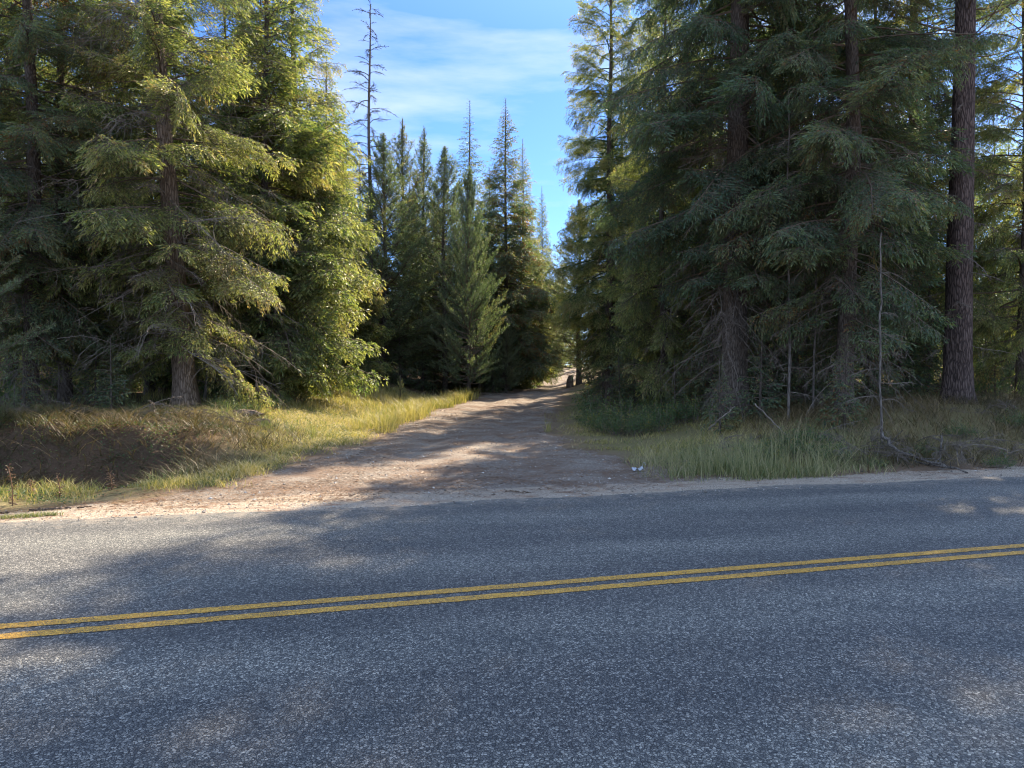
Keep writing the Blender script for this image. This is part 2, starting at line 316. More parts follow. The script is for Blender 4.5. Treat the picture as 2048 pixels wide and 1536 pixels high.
def crown(name, F_, Hh, zb, R, seed, per_m=11, p=.8, low=.35, pt=55, pb=-12, top=.25, mod=None, axis=None, brown=.03, dead=0, mats=None, jit=.25, zt=None):
    """branches round the axis from zb to the top"""
    rs = np.random.RandomState(seed); Q = []; T = []; MI = []; az = rs.rand() * 6
    n = int((Hh - zb) * per_m); zs = zb + (Hh - zb) * (np.arange(n) + rs.rand(n)) / n
    for z in zs:
        if zt and z > zt: break
        f = (z - zb) / (Hh - zb); az += 2.39996 + rs.normal(0, .25)
        env = (1 - f) ** p * (low + (1 - low) * min(1, f / .18)) * R
        L = max(.12, env * rs.uniform(1 - jit * 1.6, 1 + jit * .4))
        if mod: L *= mod(az, f, z, rs)
        if L < .12: continue
        c = axis(z) if axis else (0, 0)
        tm = pick(F_, L, rs); pitch = rad(pb + (pt - pb) * f ** 1.6 + rs.normal(0, 10))
        dt = rs.normal(0, .07) + (.22 if rs.rand() < brown else 0)
        q, t, m = place(tm, (c[0], c[1], z), az, pitch, L / tm['L'], rs.normal(0, .38), dt); Q.append(q); T.append(t); MI.append(m)
    q = np.concatenate(Q); return mesh_quads(name, q, np.clip(np.concatenate(T), 0, 1), np.concatenate(MI))
def dead_crown(name, z0, z1, R, seed, per_m=10, axis=None, F_=DEAD, pb=-5, pt=-5, r1=None):
    rs = np.random.RandomState(seed); Q = []
    n = int((z1 - z0) * per_m); az = 0
    for i in range(n):
        z = z0 + (z1 - z0) * (i + rs.rand()) / n; az += 2.4 + rs.normal(0, .4); f = i / n
        if rs.rand() < .18: continue
        L = (R + ((r1 if r1 is not None else R) - R) * f) * rs.uniform(.45, 1.1); tm = pick(F_, L, rs); c = axis(z) if axis else (0, 0)
        q, t, m = place(tm, (c[0], c[1], z), az, rad(pb + (pt - pb) * f + rs.normal(0, 9)), L / tm['L'], rs.normal(0, .5)); Q.append(q)
    return mesh_quads(name, np.concatenate(Q), np.zeros(sum(map(len, Q))))
def tag(o, label=None, cat=None, group=None, kind=None):
    if label: o['label'] = label
    if cat: o['category'] = cat
    if group: o['group'] = group
    if kind: o['kind'] = kind
    return o
def empty(name, loc, rz=0, sc=1):
    e = bpy.data.objects.new(name, None); C.objects.link(e); e.location = loc; e.rotation_euler = (0, 0, rz); e.scale = (sc,) * 3 if np.isscalar(sc) else sc; e.empty_display_size = .2; return e
def straight(Hh, r, k=16, wob=.0, seed=0, lean=(0, 0)):
    rs = np.random.RandomState(seed); z = np.concatenate([[-.35, 0, .15, .35, .7], np.linspace(1.2, Hh, k)]); ph = rs.rand(2) * 6
    P = np.stack([wob * np.sin(z * .6 + ph[0]) - wob * math.sin(ph[0]) + lean[0] * z, wob * np.sin(z * .5 + ph[1]) - wob * math.sin(ph[1]) + lean[1] * z, z], -1)
    R = r * np.clip(1 - z / Hh, .0, 1) ** .8 + .012; return P, R
class Proto:                                            # meshes shared by every copy of one kind of tree
    def __init__(s, name, parts): s.name = name; s.parts = parts   # parts: [(name, mesh, mats)]
    def put(s, px, d, rz, sc, label, cat='tree', group=None, x=None, dz=0.0):
        X = GX(px, d) if x is None else x; e = empty(s.name, (X, d, Hz(X, d) + dz), rz, sc); tag(e, label, cat, group)
        for nm, me in s.parts:
            o = bpy.data.objects.new(nm, me); C.objects.link(o); o.parent = e
        return e
def mats(me, *ms):
    for m in ms: me.materials.append(M[m])
    return me

# ================================================================== STRUCTURE: ground, dirt track, shoulder, road, lines
def axis_vals(segs):
    v = [segs[0][0]]
    for a, b, st in segs:
        n = max(1, int(round((b - a) / st))); v += list(a + (b - a) * np.arange(1, n + 1) / n)
    return np.array(v)
uu = axis_vals([(-900, -200, 100), (-200, -60, 14), (-60, -26, 2), (-26, -11, .4), (-11, 17, .14), (17, 34, .4), (34, 70, 2), (70, 200, 13), (200, 900, 100)])
vv = axis_vals([(-700, -100, 100), (-100, 0, 10), (0, 2, .25), (2, 8.6, 1.1), (8.6, 20, .12), (20, 40, .2), (40, 80, .7), (80, 150, 7), (150, 1200, 105)])
U, V_ = np.meshgrid(uu, vv); XX, YY = xy(U, V_); ZZ = H(XX, YY)
nu, nv = len(uu), len(vv); GV = np.stack([XX, YY, ZZ], -1).reshape(-1, 3)
toff, tn = track_off(XX, YY)
edge_n = fbm(XX * .8, YY * .8, 4) * 1.3 + fbm(XX * 4, YY * 4, 3) * .35
flare_ = (2.6 + 1.8 * ss(0, 2, XX)) * np.exp(-np.clip(V_ - 8.9, 0, 99) / 1.7)
m_track = ss(.35, -.35, toff - flare_ * .6 + edge_n) * ss(8.7, 8.9, V_)
m_sh = ss(1.0, .45, (V_ - 8.88) / (1.0 + 1.0 * ss(2, -6, XX) + .5 * ss(6, 3, XX) * ss(-1, 3, XX)) + edge_n * .6) * (V_ > 1.6)
m_sh = np.maximum(m_sh, ss(-.3, .6, 1.7 - V_) * ss(-2, 1, V_))
# pale dusty sand of the shoulder against the browner soil and needles of the track
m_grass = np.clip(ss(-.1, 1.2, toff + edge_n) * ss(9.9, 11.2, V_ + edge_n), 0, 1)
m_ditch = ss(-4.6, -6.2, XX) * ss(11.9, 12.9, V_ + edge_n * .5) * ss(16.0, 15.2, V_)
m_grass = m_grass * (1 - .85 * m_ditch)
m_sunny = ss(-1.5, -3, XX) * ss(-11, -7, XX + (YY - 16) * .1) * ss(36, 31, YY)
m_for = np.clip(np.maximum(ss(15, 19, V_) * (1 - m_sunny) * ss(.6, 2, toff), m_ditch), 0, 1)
ii, jj = np.meshgrid(np.arange(nv - 1), np.arange(nu - 1), indexing='ij'); a0 = (ii * nu + jj).ravel()
FQ = np.stack([a0, a0 + 1, a0 + nu + 1, a0 + nu], -1)
def fc(m): return m.reshape(-1)[FQ].mean(1)
ft, fs = fc(m_track), fc(m_sh); vc = fc(V_); uc = fc(U)
yc = fc(YY)
cls = np.where((fs > .5) & (np.abs(uc) < 70), 2, np.where((ft > .5) & (yc < 115), 1, 0))
b = NB('forest_ground'); v = b.coord()
n1 = b.noise(v, 1.1, 6, .6); n2 = b.noise(v, 14, 5, .65); n3 = b.noise(v, 70, 3, .7)
vo = b.vor(v, 48, 'F1', 'Color')
bw = b.n('ShaderNodeRGBToBW'); b.l(vo, bw.inputs[0])
vo2 = b.vor(v, 120, 'F1', 'Color'); bw2 = b.n('ShaderNodeRGBToBW'); b.l(vo2, bw2.inputs[0])
soil = b.mix(n2, (.13, .085, .055), (.26, .19, .13))
needles = b.ramp(n3, [(.3, (.07, .042, .026)), (.55, (.155, .092, .056)), (.75, (.28, .20, .135))])
tr_c = b.mix(b.ramp(b.math('ADD', n1, b.math('MULTIPLY', b.math('SUBTRACT', n2, .5), .5)), [(.40, (0, 0, 0)), (.62, (1, 1, 1))]), b.ramp(bw2.outputs[0], [(.2, (.13, .105, .086)), (.55, (.245, .203, .163)), (.85, (.45, .39, .33))]), b.ramp(n3, [(.3, (.12, .078, .055)), (.7, (.25, .18, .135))]))
sh_c = b.ramp(bw2.outputs[0], [(.15, (.20, .155, .115)), (.5, (.36, .29, .22)), (.85, (.58, .49, .39))])
sh_c = b.mix(b.ramp(b.noise(b.coord((1, 2.5, 1), rot=(0, 0, -rad(15))), 1.6, 6, .65), [(.52, (0, 0, 0)), (.64, (.8, .8, .8))]), sh_c, b.ramp(n3, [(.3, (.17, .095, .06)), (.7, (.33, .22, .15))]))
gr_c = b.ramp(b.math('ADD', b.math('MULTIPLY', n2, .6), b.math('MULTIPLY', n3, .4)), [(.3, (.10, .10, .04)), (.5, (.20, .17, .08)), (.7, (.32, .25, .13))])
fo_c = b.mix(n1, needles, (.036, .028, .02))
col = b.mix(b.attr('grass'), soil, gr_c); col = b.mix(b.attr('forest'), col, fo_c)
jn = b.math('MULTIPLY', b.math('SUBTRACT', n2, .5), 1.1)
tm_ = b.ramp(b.math('ADD', b.attr('track'), jn), [(.4, (0, 0, 0)), (.6, (1, 1, 1))]); col = b.mix(tm_, col, tr_c)
sm_ = b.ramp(b.math('ADD', b.attr('sand'), jn), [(.4, (0, 0, 0)), (.6, (1, 1, 1))]); col = b.mix(sm_, col, sh_c)
hgt = b.math('ADD', b.math('MULTIPLY', n2, 1.4), b.math('ADD', b.math('MULTIPLY', n3, .5), b.math('MULTIPLY', bw2.outputs[0], .35)))
M['ground'] = b.principled(col, .95, b.bump(hgt, .9, .03), .12)
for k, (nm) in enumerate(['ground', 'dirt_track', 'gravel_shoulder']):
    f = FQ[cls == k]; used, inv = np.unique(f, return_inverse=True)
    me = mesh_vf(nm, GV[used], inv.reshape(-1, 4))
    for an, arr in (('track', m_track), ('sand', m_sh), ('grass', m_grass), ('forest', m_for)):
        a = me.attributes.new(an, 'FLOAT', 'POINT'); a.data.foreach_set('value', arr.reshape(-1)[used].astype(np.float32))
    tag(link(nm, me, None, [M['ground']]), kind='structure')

# asphalt with a ragged far edge, laid 1-3 cm proud of the shoulder
b = NB('chip_seal_asphalt'); v = b.coord()
w1 = b.vor(v, 74, 'F1', 'Color'); q1 = b.n('ShaderNodeRGBToBW'); b.l(w1, q1.inputs[0]); d1 = b.vor(v, 74, 'DISTANCE_TO_EDGE')
w2 = b.vor(v, 120, 'F1', 'Color'); q2 = b.n('ShaderNodeRGBToBW'); b.l(w2, q2.inputs[0])
st = b.ramp(q1.outputs[0], [(.12, (.062, .065, .069)), (.40, (.135, .136, .137)), (.62, (.235, .232, .222)), (.90, (.47, .455, .42))])
st2 = b.ramp(q2.outputs[0], [(.2, (.035, .037, .04)), (.6, (.12, .12, .12)), (.9, (.34, .33, .31))])
gap = b.ramp(d1, [(.02, (0, 0, 0)), (.10, (1, 1, 1))]); col = b.mix(b.noise(v, 30, 3), st2, st, 'MIX'); col = b.mix(.55, col, st)
col = b.mix(gap, (.028, .028, .03), col)
big = b.ramp(b.noise(b.coord((.35, 1.6, 1), rot=(0, 0, -rad(15.2))), .9, 5, .6), [(.3, (.76, .75, .72)), (.7, (1.22, 1.16, 1.05))]); col = b.mix(1.0, col, big, 'MULTIPLY')
wc = b.coord((1, 1, 1), rot=(0, 0, -rad(15.2))); sp_ = b.n('ShaderNodeSeparateXYZ'); b.l(wc, sp_.inputs[0])       # polished darker wheel paths
wp = b.ramp(b.math('ADD', b.math('MULTIPLY', b.math('SINE', b.math('MULTIPLY', b.math('ADD', sp_.outputs['Y'], -.35), 3.6)), .5), b.math('MULTIPLY', b.noise(v, .8, 4), .6)), [(.25, (.80, .80, .82)), (.75, (1.05, 1.05, 1.04))]); col = b.mix(1.0, col, wp, 'MULTIPLY')
e_ = b.attr('edge'); dn = b.ramp(b.math('ADD', e_, b.math('MULTIPLY', b.math('SUBTRACT', b.noise(v, 5, 6, .75), .5), 2.4)), [(.45, (0, 0, 0)), (.9, (.75, .75, .75))]); col = b.mix(dn, col, (.27, .225, .175))
sz = b.math('ADD', b.math('MULTIPLY', b.math('MINIMUM', d1, .18), 3.5), b.math('MULTIPLY', q1.outputs[0], .35))
M['asphalt'] = b.principled(col, .78, b.bump(sz, .75, .008), .35)
ur = axis_vals([(-900, -40, 20), (-40, -12, .5), (-12, 18, .06), (18, 40, .5), (40, 900, 20)]); vr = np.array([1.62, 1.7, 2.5, 3.5, 4.5, 5.3, 6, 7, 7.6, 8.2, 8.5, 8.7, 8.88, 8.885])
UU, VR = np.meshgrid(ur, vr); en = fbm(ur * .9, ur * 0 + 2, 4) * .34 + fbm(ur * 6, ur * 0 + 9, 4) * .13
VR = VR.copy(); VR[-1] += en; VR[-2] += en; VR[-3] += en * .8; ZR = np.full_like(VR, 0.0); ZR[-1] = -.05; ZR[0] = -.06
VR[-1] += .02
x_, y_ = xy(UU, VR); n_ = len(ur); i2, j2 = np.meshgrid(np.arange(len(vr) - 1), np.arange(n_ - 1), indexing='ij'); a = (i2 * n_ + j2).ravel()
me = mesh_vf('road', np.stack([x_, y_, ZR], -1).reshape(-1, 3), np.stack([a, a + 1, a + n_ + 1, a + n_], -1), False)
ea = np.repeat(np.array([0, 0, 0, 0, 0, 0, 0, 0, .05, .2, .4, .55, .75, .8])[:, None], n_, 1); at = me.attributes.new('edge', 'FLOAT', 'POINT'); at.data.foreach_set('value', ea.ravel().astype(np.float32))
tag(link('road', me, None, [M['asphalt']]), kind='structure')
b = NB('yellow_road_paint'); v = b.coord()
w1 = b.vor(v, 74, 'F1', 'Color'); q1 = b.n('ShaderNodeRGBToBW'); b.l(w1, q1.inputs[0]); d1 = b.vor(v, 74, 'DISTANCE_TO_EDGE')
pc = b.ramp(q1.outputs[0], [(.2, (.46, .235, .035)), (.6, (.66, .345, .045)), (.9, (.76, .44, .09))])
worn = b.ramp(b.math('ADD', b.math('MULTIPLY', b.noise(v, 75, 4, .7), .62), b.math('ADD', b.math('MULTIPLY', b.noise(v, 3, 4, .6), .25), b.math('MULTIPLY', b.math('MINIMUM', d1, .2), 1.2))), [(.455, (0, 0, 0)), (.56, (1, 1, 1))])
col = b.mix(worn, (.09, .075, .05), pc)
M['paint'] = b.principled(col, .6, b.bump(b.math('MULTIPLY', b.math('MINIMUM', d1, .18), 3.0), .6, .006), .35)
for nm, v0 in (('yellow_line', 5.205), ('yellow_line', 5.0)):
    ul = axis_vals([(-900, -30, 10), (-30, 30, .03), (30, 900, 10)]); k = len(ul)
    e1 = .022 * fbm(ul * 28, ul * 0 + v0, 3) + .01 * fbm(ul * 2, ul * 0 + v0, 2); e2 = .022 * fbm(ul * 28, ul * 0 + v0 + 7, 3) + .01 * fbm(ul * 2, ul * 0 + v0, 2)
    lo = v0 + .0 + e1; hi = v0 + .105 + e2
    P1 = np.stack([*xy(ul, lo), np.full(k, .004)], -1); P2 = np.stack([*xy(ul, hi), np.full(k, .004)], -1)
    a = np.arange(k - 1); me = mesh_vf(nm, np.concatenate([P1, P2]), np.stack([a, a + 1, a + k + 1, a + k], -1), False)
    tag(link(nm, me, None, [M['paint']]), kind='structure')

# ================================================================== TREES
R_ = np.random.RandomState(77)
def lean_axis(lx, ly): return lambda z: (lx * z, ly * z)
# --- hero fir at the left (leaning trunk, long drooping sunlit sprays)
def mod_left(az, f, z, rs):
    a = (az + math.pi) % (2 * math.pi) - math.pi
    return (1.0 if abs(a) < 1.7 else .72) * (1.0 if z > 1.6 else .8)
axl = lambda z: (-.10 * max(z - .5, 0) ** .85, .0)
P, Rr = straight(16.5, .26, 18, 0, 1); P[:, 0] = [axl(z)[0] for z in P[:, 2]]
tr = trunk_mesh('trunk', P, Rr, 18, .08, 3, .45)
cr = crown('crown', HERO, 16.5, 1.6, 3.9, 11, per_m=11, p=.42, low=.72, pt=45, pb=-20, mod=mod_left, axis=axl, brown=.03, jit=.34)
dd = dead_crown('bare_branches', 1.3, 10.5, 3.3, 12, per_m=22, axis=axl, pb=-14, pt=-2)
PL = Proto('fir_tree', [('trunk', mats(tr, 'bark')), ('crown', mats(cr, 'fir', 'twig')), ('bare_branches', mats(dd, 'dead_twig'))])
PL.put(372, 18.5, 0, 1, 'big fir with a bare leaning trunk and long sunlit boughs, above the left ditch')
# --- hero firs at the right (shaded, dead twigs low on the trunk)
P, Rr = straight(24, .31, 22, .05, 2)
tr = trunk_mesh('trunk', P, Rr, 18, .08, 4, .35)
cr = crown('crown', HERO, 24, 3.6, 4.3, 21, per_m=9.5, p=.42, low=.6, pt=45, pb=-16, brown=.04)
dd = dead_crown('bare_branches', 1.0, 8.0, 2.4, 22, per_m=26, pb=-30, pt=-10)
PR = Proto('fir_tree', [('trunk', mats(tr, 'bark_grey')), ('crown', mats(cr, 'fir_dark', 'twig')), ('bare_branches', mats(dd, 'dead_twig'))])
P, Rr = straight(22, .19, 20, .06, 12)
tr = trunk_mesh('trunk', P, Rr, 14, .07, 14, .3)
cr = crown('crown', HERO, 22, 2.3, 4.1, 25, per_m=9, p=.45, low=.62, pt=45, pb=-20, brown=.03)
dd = dead_crown('bare_branches', .8, 7.5, 2.1, 26, per_m=22, pb=-25, pt=-8)
PQ = Proto('fir_tree', [('trunk', mats(tr, 'bark_grey')), ('crown', mats(cr, 'fir_dark', 'twig')), ('bare_branches', mats(dd, 'dead_twig'))])
P, Rr = straight(15, .14, 16, .05, 5)
tr = trunk_mesh('trunk', P, Rr, 12, .06, 6, .3)
cr = crown('crown', HERO, 15, .9, 3.6, 31, per_m=12, p=.7, low=.6, pt=50, pb=-12, brown=.06)
dd = dead_crown('bare_branches', .5, 5.0, 1.6, 32, per_m=9, pb=-15, pt=-5)
PF = Proto('fir_tree', [('trunk', mats(tr, 'bark_grey')), ('crown', mats(cr, 'fir', 'twig')), ('bare_branches', mats(dd, 'dead_twig'))])
# mid-distance kinds
def mk(name, Hh, r, F_, zb, R, seed, needle='fir', bark='bark_grey', dead=None, **kw):
    P, Rr = straight(Hh, r, 14, .04, seed); tr = trunk_mesh('trunk', P, Rr, 10, .05, seed, .3)
    parts = [('trunk', mats(tr, bark)), ('crown', mats(crown('crown', F_, Hh, zb, R, seed + 1, **kw), needle, 'twig'))]
    if dead: parts.append(('bare_branches', mats(dead_crown('bare_branches', *dead, seed + 2), 'dead_twig')))
    return Proto(name, parts)
SPR = mk('spruce_tree', 16, .13, MID, .8, 4.5, 41, 'fir_dark', per_m=24, p=.95, low=.7, pt=40, pb=-10, brown=.02, dead=(.5, 4, 1.2))
SPF = mk('spruce_tree', 15.5, .12, MID, .8, 4.2, 47, 'fir', per_m=23, p=.9, low=.8, pt=45, pb=-10, brown=.03, dead=(.4, 3, 1.2))
SLM = mk('spruce_tree', 17, .09, MID, 2.0, 2.9, 44, 'fir_dark', per_m=16, p=1.0, low=.5, pt=25, pb=-15, brown=.0, dead=(.6, 5, .9))
PI1 = mk('pine_tree', 13, .10, PINE, .8, 3.0, 51, 'pine', per_m=23, p=.62, low=.7, pt=62, pb=2, brown=.02, dead=(.5, 4.5, 1.0))
PI2 = mk('pine_tree', 13, .09, PINE, 1.2, 2.7, 54, 'pine', per_m=18, p=.72, low=.6, pt=66, pb=8, brown=.02, dead=(.5, 5, .9))
PI3 = mk('pine_tree', 9, .09, PINE, .4, 3.0, 57, 'pine', per_m=24, p=.5, low=.8, pt=62, pb=2, brown=.04, dead=(.3, 2, .9))
BG1 = mk('fir_tree', 16, .13, LOW, 2.0, 2.9, 61, 'fir_dark', 'bark_grey', per_m=14, p=.7, low=.6, pt=45, pb=-8, dead=(.6, 5, 1.2))
BG2 = mk('fir_tree', 15, .11, LOW, .7, 2.8, 64, 'fir', 'bark_grey', per_m=15, p=.7, low=.7, pt=45, pb=-8, brown=.04)
BG3 = mk('pine_tree', 15, .10, PINELOW, 5, 2.1, 67, 'pine', 'bark_grey', per_m=15, p=.5, low=.6, pt=60, pb=15, dead=(.8, 7, 1.0))
BG4 = mk('fir_tree', 7, .06, LOW, .3, 2.0, 70, 'fir', 'bark_grey', per_m=18, p=.8, low=.8, pt=45, pb=-5)
YNG = mk('fir_tree', 5.5, .045, MID, .25, 1.7, 75, 'fir_dark', 'bark_grey', per_m=22, p=.75, low=.8, pt=45, pb=-10, dead=(.2, 2, .7))
SAP = mk('fir_sapling', 2.4, .022, MID, .12, .75, 81, 'fir_dark', 'bark_grey', per_m=26, p=.8, low=.8, pt=45, pb=5)
SAP2 = mk('pine_seedling', 1.1, .016, PINE, .1, .42, 84, 'pine', 'bark_grey', per_m=26, p=.6, low=.7, pt=60, pb=25)
# --- right wall of firs
PR.put(1472, 18.3, 1.1, 1.0, 'largest shaded fir right of the dirt track, grey trunk hung with bare twigs')
PQ.put(1690, 16.6, 3.3, .95, 'dark fir with low drooping boughs, just left of the crooked bare stem')
PQ.put(1580, 21.0, 4.9, 1.05, 'dark fir standing behind and between the two big shaded firs on the right')
PF.put(1328, 22.5, .4, (.68, .68, 1.08), 'slim-trunked fir with sun-touched boughs rising from the leafy shrubs')
PQ.put(1822, 23.5, 2.2, 1.0, 'dark fir close left of the thick pine trunk, sky showing through its top')
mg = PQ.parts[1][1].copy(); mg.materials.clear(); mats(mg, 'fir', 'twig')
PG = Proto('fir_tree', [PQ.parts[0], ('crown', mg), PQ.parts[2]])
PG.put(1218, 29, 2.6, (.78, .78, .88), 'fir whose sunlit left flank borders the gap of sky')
PG.put(1320, 34, 5.2, (.62, .62, .85), 'sunlit fir half hidden behind the slim-trunked fir right of the track')
PG.put(1245, 38, 1.0, (.70, .70, .78), 'farther fir right of the track, leaning over its far end')
PF.put(1455, 26, 3.9, (.75, .75, 1.15), 'fir filling the space behind the largest shaded fir')
SPF.put(1390, 34, .9, 1.1, 'yellow-green lit fir seen through the hole between the shaded firs on the right')
PI1.put(1158, 44, 2.0, (1.5, 1.5, .85), 'small dark pine with upturned tufts at the right foot of the sky gap')
PF.put(1560, 30, 2.0, 1.05, 'fir deep behind the shaded firs, above the roadside grass')
PF.put(1745, 24, 1.2, 1.0, 'fir standing behind the low-boughed dark fir')
# --- thick pine trunk at the right
P, Rr = straight(24, .31, 22, .03, 91); P[:, 0] += .012 * P[:, 2]
tr = trunk_mesh('trunk', P, Rr * 1.0, 26, .07, 92, .28)
HP = fam(pine_branch, LN[1:4], 480, 2, sp=.16, npm=40, nl=(.12, .17), nw=.02)
cr = crown('crown', HP, 24, 8.5, 3.6, 93, per_m=7, p=.5, low=.7, pt=60, pb=0, axis=lambda z: (.012 * z, 0))
dd = dead_crown('bare_branches', 1.2, 8, 1.3, 94, per_m=4.5, axis=lambda z: (.012 * z, 0), pb=-15, pt=0)
Proto('pine_tree', [('trunk', mats(tr, 'bark_red')), ('crown', mats(cr, 'pine', 'twig')), ('bare_branches', mats(dd, 'dead_twig'))]).put(1915, 18.2, 0, 1, 'pine with the thickest trunk of all, straight and furrowed, at the right above the bank')
BG1.put(1850, 27, 1.3, .9, 'fir standing behind the thick pine trunk, its boughs against bright sky')
PF.put(2040, 19, 2.9, (.7, .7, 1.0), 'dark slim fir at the right edge of the view beyond the thick pine')
PF.put(1985, 29, .5, .72, 'lower sunlit fir right of the thick pine trunk, dark stem showing')
BG2.put(2010, 37, 2.2, .85, 'sunlit fir far behind at the right edge, under the patch of white sky')
BG2.put(1945, 44, 4, .8, 'sunlit fir seen just right of the thick pine trunk, far back')
# --- middle group beyond the grass strip
def ptop(P_, Hh, px, d, ytop, rz, fat, label):
    s = ((745 - ytop) / F * d + 1.6 - Hz(GX(px, d), d)) / (Hh + .25); P_.put(px, d, rz, (s * fat, s * fat, s), label)
ptop(PI1, 13, 768, 38, 262, .3, 1.45, 'dark dense pine right beside the dead snag')
ptop(PI2, 13, 806, 41, 232, 1.7, 1.45, 'pine with several pale candle tips, second from the dead snag')
ptop(PI2, 13, 848, 43, 248, 3.1, 1.3, 'narrow sparse pine with one tall candle tip, third from the dead snag')
ptop(PI1, 13, 890, 39.5, 288, 4.4, 1.4, 'pine with a bare brown leader, fourth from the dead snag')
ptop(PI3, 9, 938, 35, 345, 5.2, .68, 'bushy pine with pale sunlit needles reaching towards the track')
ptop(SLM, 17, 938, 46, 195, .8, 1.3, 'tall thin spruce with a sparse needle-like top against the sky')
ptop(SPR, 16, 1010, 42, 192, 2.5, .95, 'tallest dark pointed spruce left of the track')
ptop(SPF, 15.5, 1046, 47, 272, .2, .72, 'greener spruce with sunlit right flank beside the tallest spruce')
ptop(SPF, 15.5, 1084, 62, 368, 1.2, .6, 'small pointed spruce at the foot of the blue sky gap')
SPR.put(978, 49, 4.2, (.95, .95, .9), 'dark spruce filling between the thin spruce and the tallest spruce')
SPR.put(722, 43, 1.2, .82, 'dark fir under the dead snag, at the edge of the sunlit fir')
ptop(PI1, 13, 830, 47, 380, 5.9, 1.4, 'dark pine behind the candle-tipped pines, lower than they are')
SPR.put(680, 40, 2.2, .85, 'dark spruce half hidden by the sunlit left fir boughs')
SPF.put(870, 54, 2.2, .86, 'spruce deep behind the pine with the bare leader')
BG1.put(960, 39, 3.0, .62, 'short dark fir in front of the thin spruce')
PI3.put(1012, 39, 1.4, .45, 'low bushy dark pine at the left edge of the track, under the tallest spruce')
# dead snag
P, Rr = straight(20, .15, 20, .05, 101); tr = trunk_mesh('trunk', P, Rr, 9, .04, 102, .2)
SN = fam(dead_branch, [1.0, 1.7, 2.4], 520, 3, droop=.75, n1=18, r0=.024)
dd = dead_crown('bare_branches', 7, 19.5, 2.2, 103, per_m=7.5, F_=SN, pb=22, pt=38, r1=.8)
Proto('dead_tree', [('trunk', mats(tr, 'bark_snag')), ('bare_branches', mats(dd, 'bark_snag'))]).put(741, 38.5, 0, 1.0, 'dead grey snag with drooping bare branches against the sky')
# --- left forest, near
PF.put(132, 20, 2.0, 1.1, 'fir with a straight black trunk, nearest behind the ditch bank at far left')
PQ.put(62, 18.2, 4.0, .9, 'dark spreading fir at the left edge, its boughs crossing the view')
PF.put(300, 25, 3.0, 1.12, 'fir with a thin dark trunk just left of the leaning fir')
PF.put(225, 28, 5.0, 1.1, 'dark fir between the black-trunked fir and the thin-trunked fir')
PF.put(455, 24.5, 1.5, .95, 'young fir right behind the leaning fir, green boughs to the ground')
SPF.put(536, 23.5, .6, 1.1, 'fir with a brown stem above the cut stump')
PF.put(588, 26, 4.3, (1.08, 1.08, 1.25), 'bright green fir at the right end of the left wood, beside the dark pines')
SPF.put(655, 33, 2.7, .95, 'fir standing back between the sunlit left wood and the dead snag')
BG1.put(20, 24, 2.7, 1.0, 'dark fir at the extreme left edge behind the spreading fir')
PI3.put(-150, 15, 1.2, .8, 'pine at the left edge reaching in with long sunlit needle tufts')
# thin stems in the right shade
def stem(px, d, Hh, r, label, lean=0.0, seed=1, n=26, green=0):
    P, Rr = straight(Hh, r * .62, 14, .03, seed, (lean, 0)); rs = np.random.RandomState(seed); P[5:, :2] += rs.normal(0, .011, (len(P) - 5, 2)); tr = mats(trunk_mesh('trunk', P, Rr, 8, .05, seed, .2), 'bark_snag')
    dd = mats(dead_crown('bare_branches', .3, Hh * .98, .8, seed + 1, per_m=5, axis=lean_axis(lean, 0), pb=-5, pt=20, r1=.3), 'dead_twig')
    Proto('dead_sapling', [('trunk', tr), ('bare_branches', dd)]).put(px, d, 0, 1, label, 'small tree')
stem(1577, 16.6, 7.5, .035, 'thin pale standing stem in the shade, left of the other bare stems', .004, 201)
stem(1626, 17.2, 7.2, .026, 'thinnest bare stem in the shade below the light streaked boughs', -.004, 204)
stem(1765, 13.6, 4.0, .017, 'crooked bare stem standing where the fallen pole begins', -.012, 207)
stem(408, 20.5, 3.6, .045, 'slanting thin brown stem beside the leaning fir trunk', .10, 213)
# saplings
for i, (px, d, s, lb) in enumerate([(50, 15.5, .62, 'small green fir sapling at the left edge above the ditch'), (222, 16.8, .75, 'small thin fir sapling between the two dark trunks on the left bank'), (190, 19, .9, 'fir sapling behind the thin sapling on the left bank'), (470, 19.5, .8, 'bushy fir sapling right of the leaning trunk'), (560, 22, .75, 'fir sapling behind the cut stump'), (1440, 16.2, .72, 'dark fir sapling beneath the largest shaded fir'), (1520, 17, .9, 'dark fir sapling between the shaded fir trunks'), (1690, 15.2, .8, 'dark fir sapling in the tall grass left of the crooked stem'), (1990, 19.5, .7, 'fir sapling right of the thick pine trunk'), (1240, 25, .8, 'fir sapling behind the leafy shrubs'), (1350, 20, .7, 'fir sapling among the leafy shrubs'), (640, 31, 1.1, 'fir sapling at the dark back edge of the sunlit grass'), (430, 22, 1.1, 'taller fir sapling in the shade behind the leaning fir')]):
    SAP.put(px, d, i * 1.3, s, lb, 'sapling')
for i, (px, d, s, lb) in enumerate([(800, 30.5, .9, 'pale pine seedling at the back of the sunlit grass, nearest the track'), (752, 31, .8, 'little pine seedling, middle one at the back of the sunlit grass'), (722, 31.5, .7, 'little pine seedling, left one at the back of the sunlit grass'), (28, 12.2 + 3, .6, 'pine seedling in the brown grass at the left edge')]):
    SAP2.put(px, d, i * 2.1, s, lb, 'seedling')
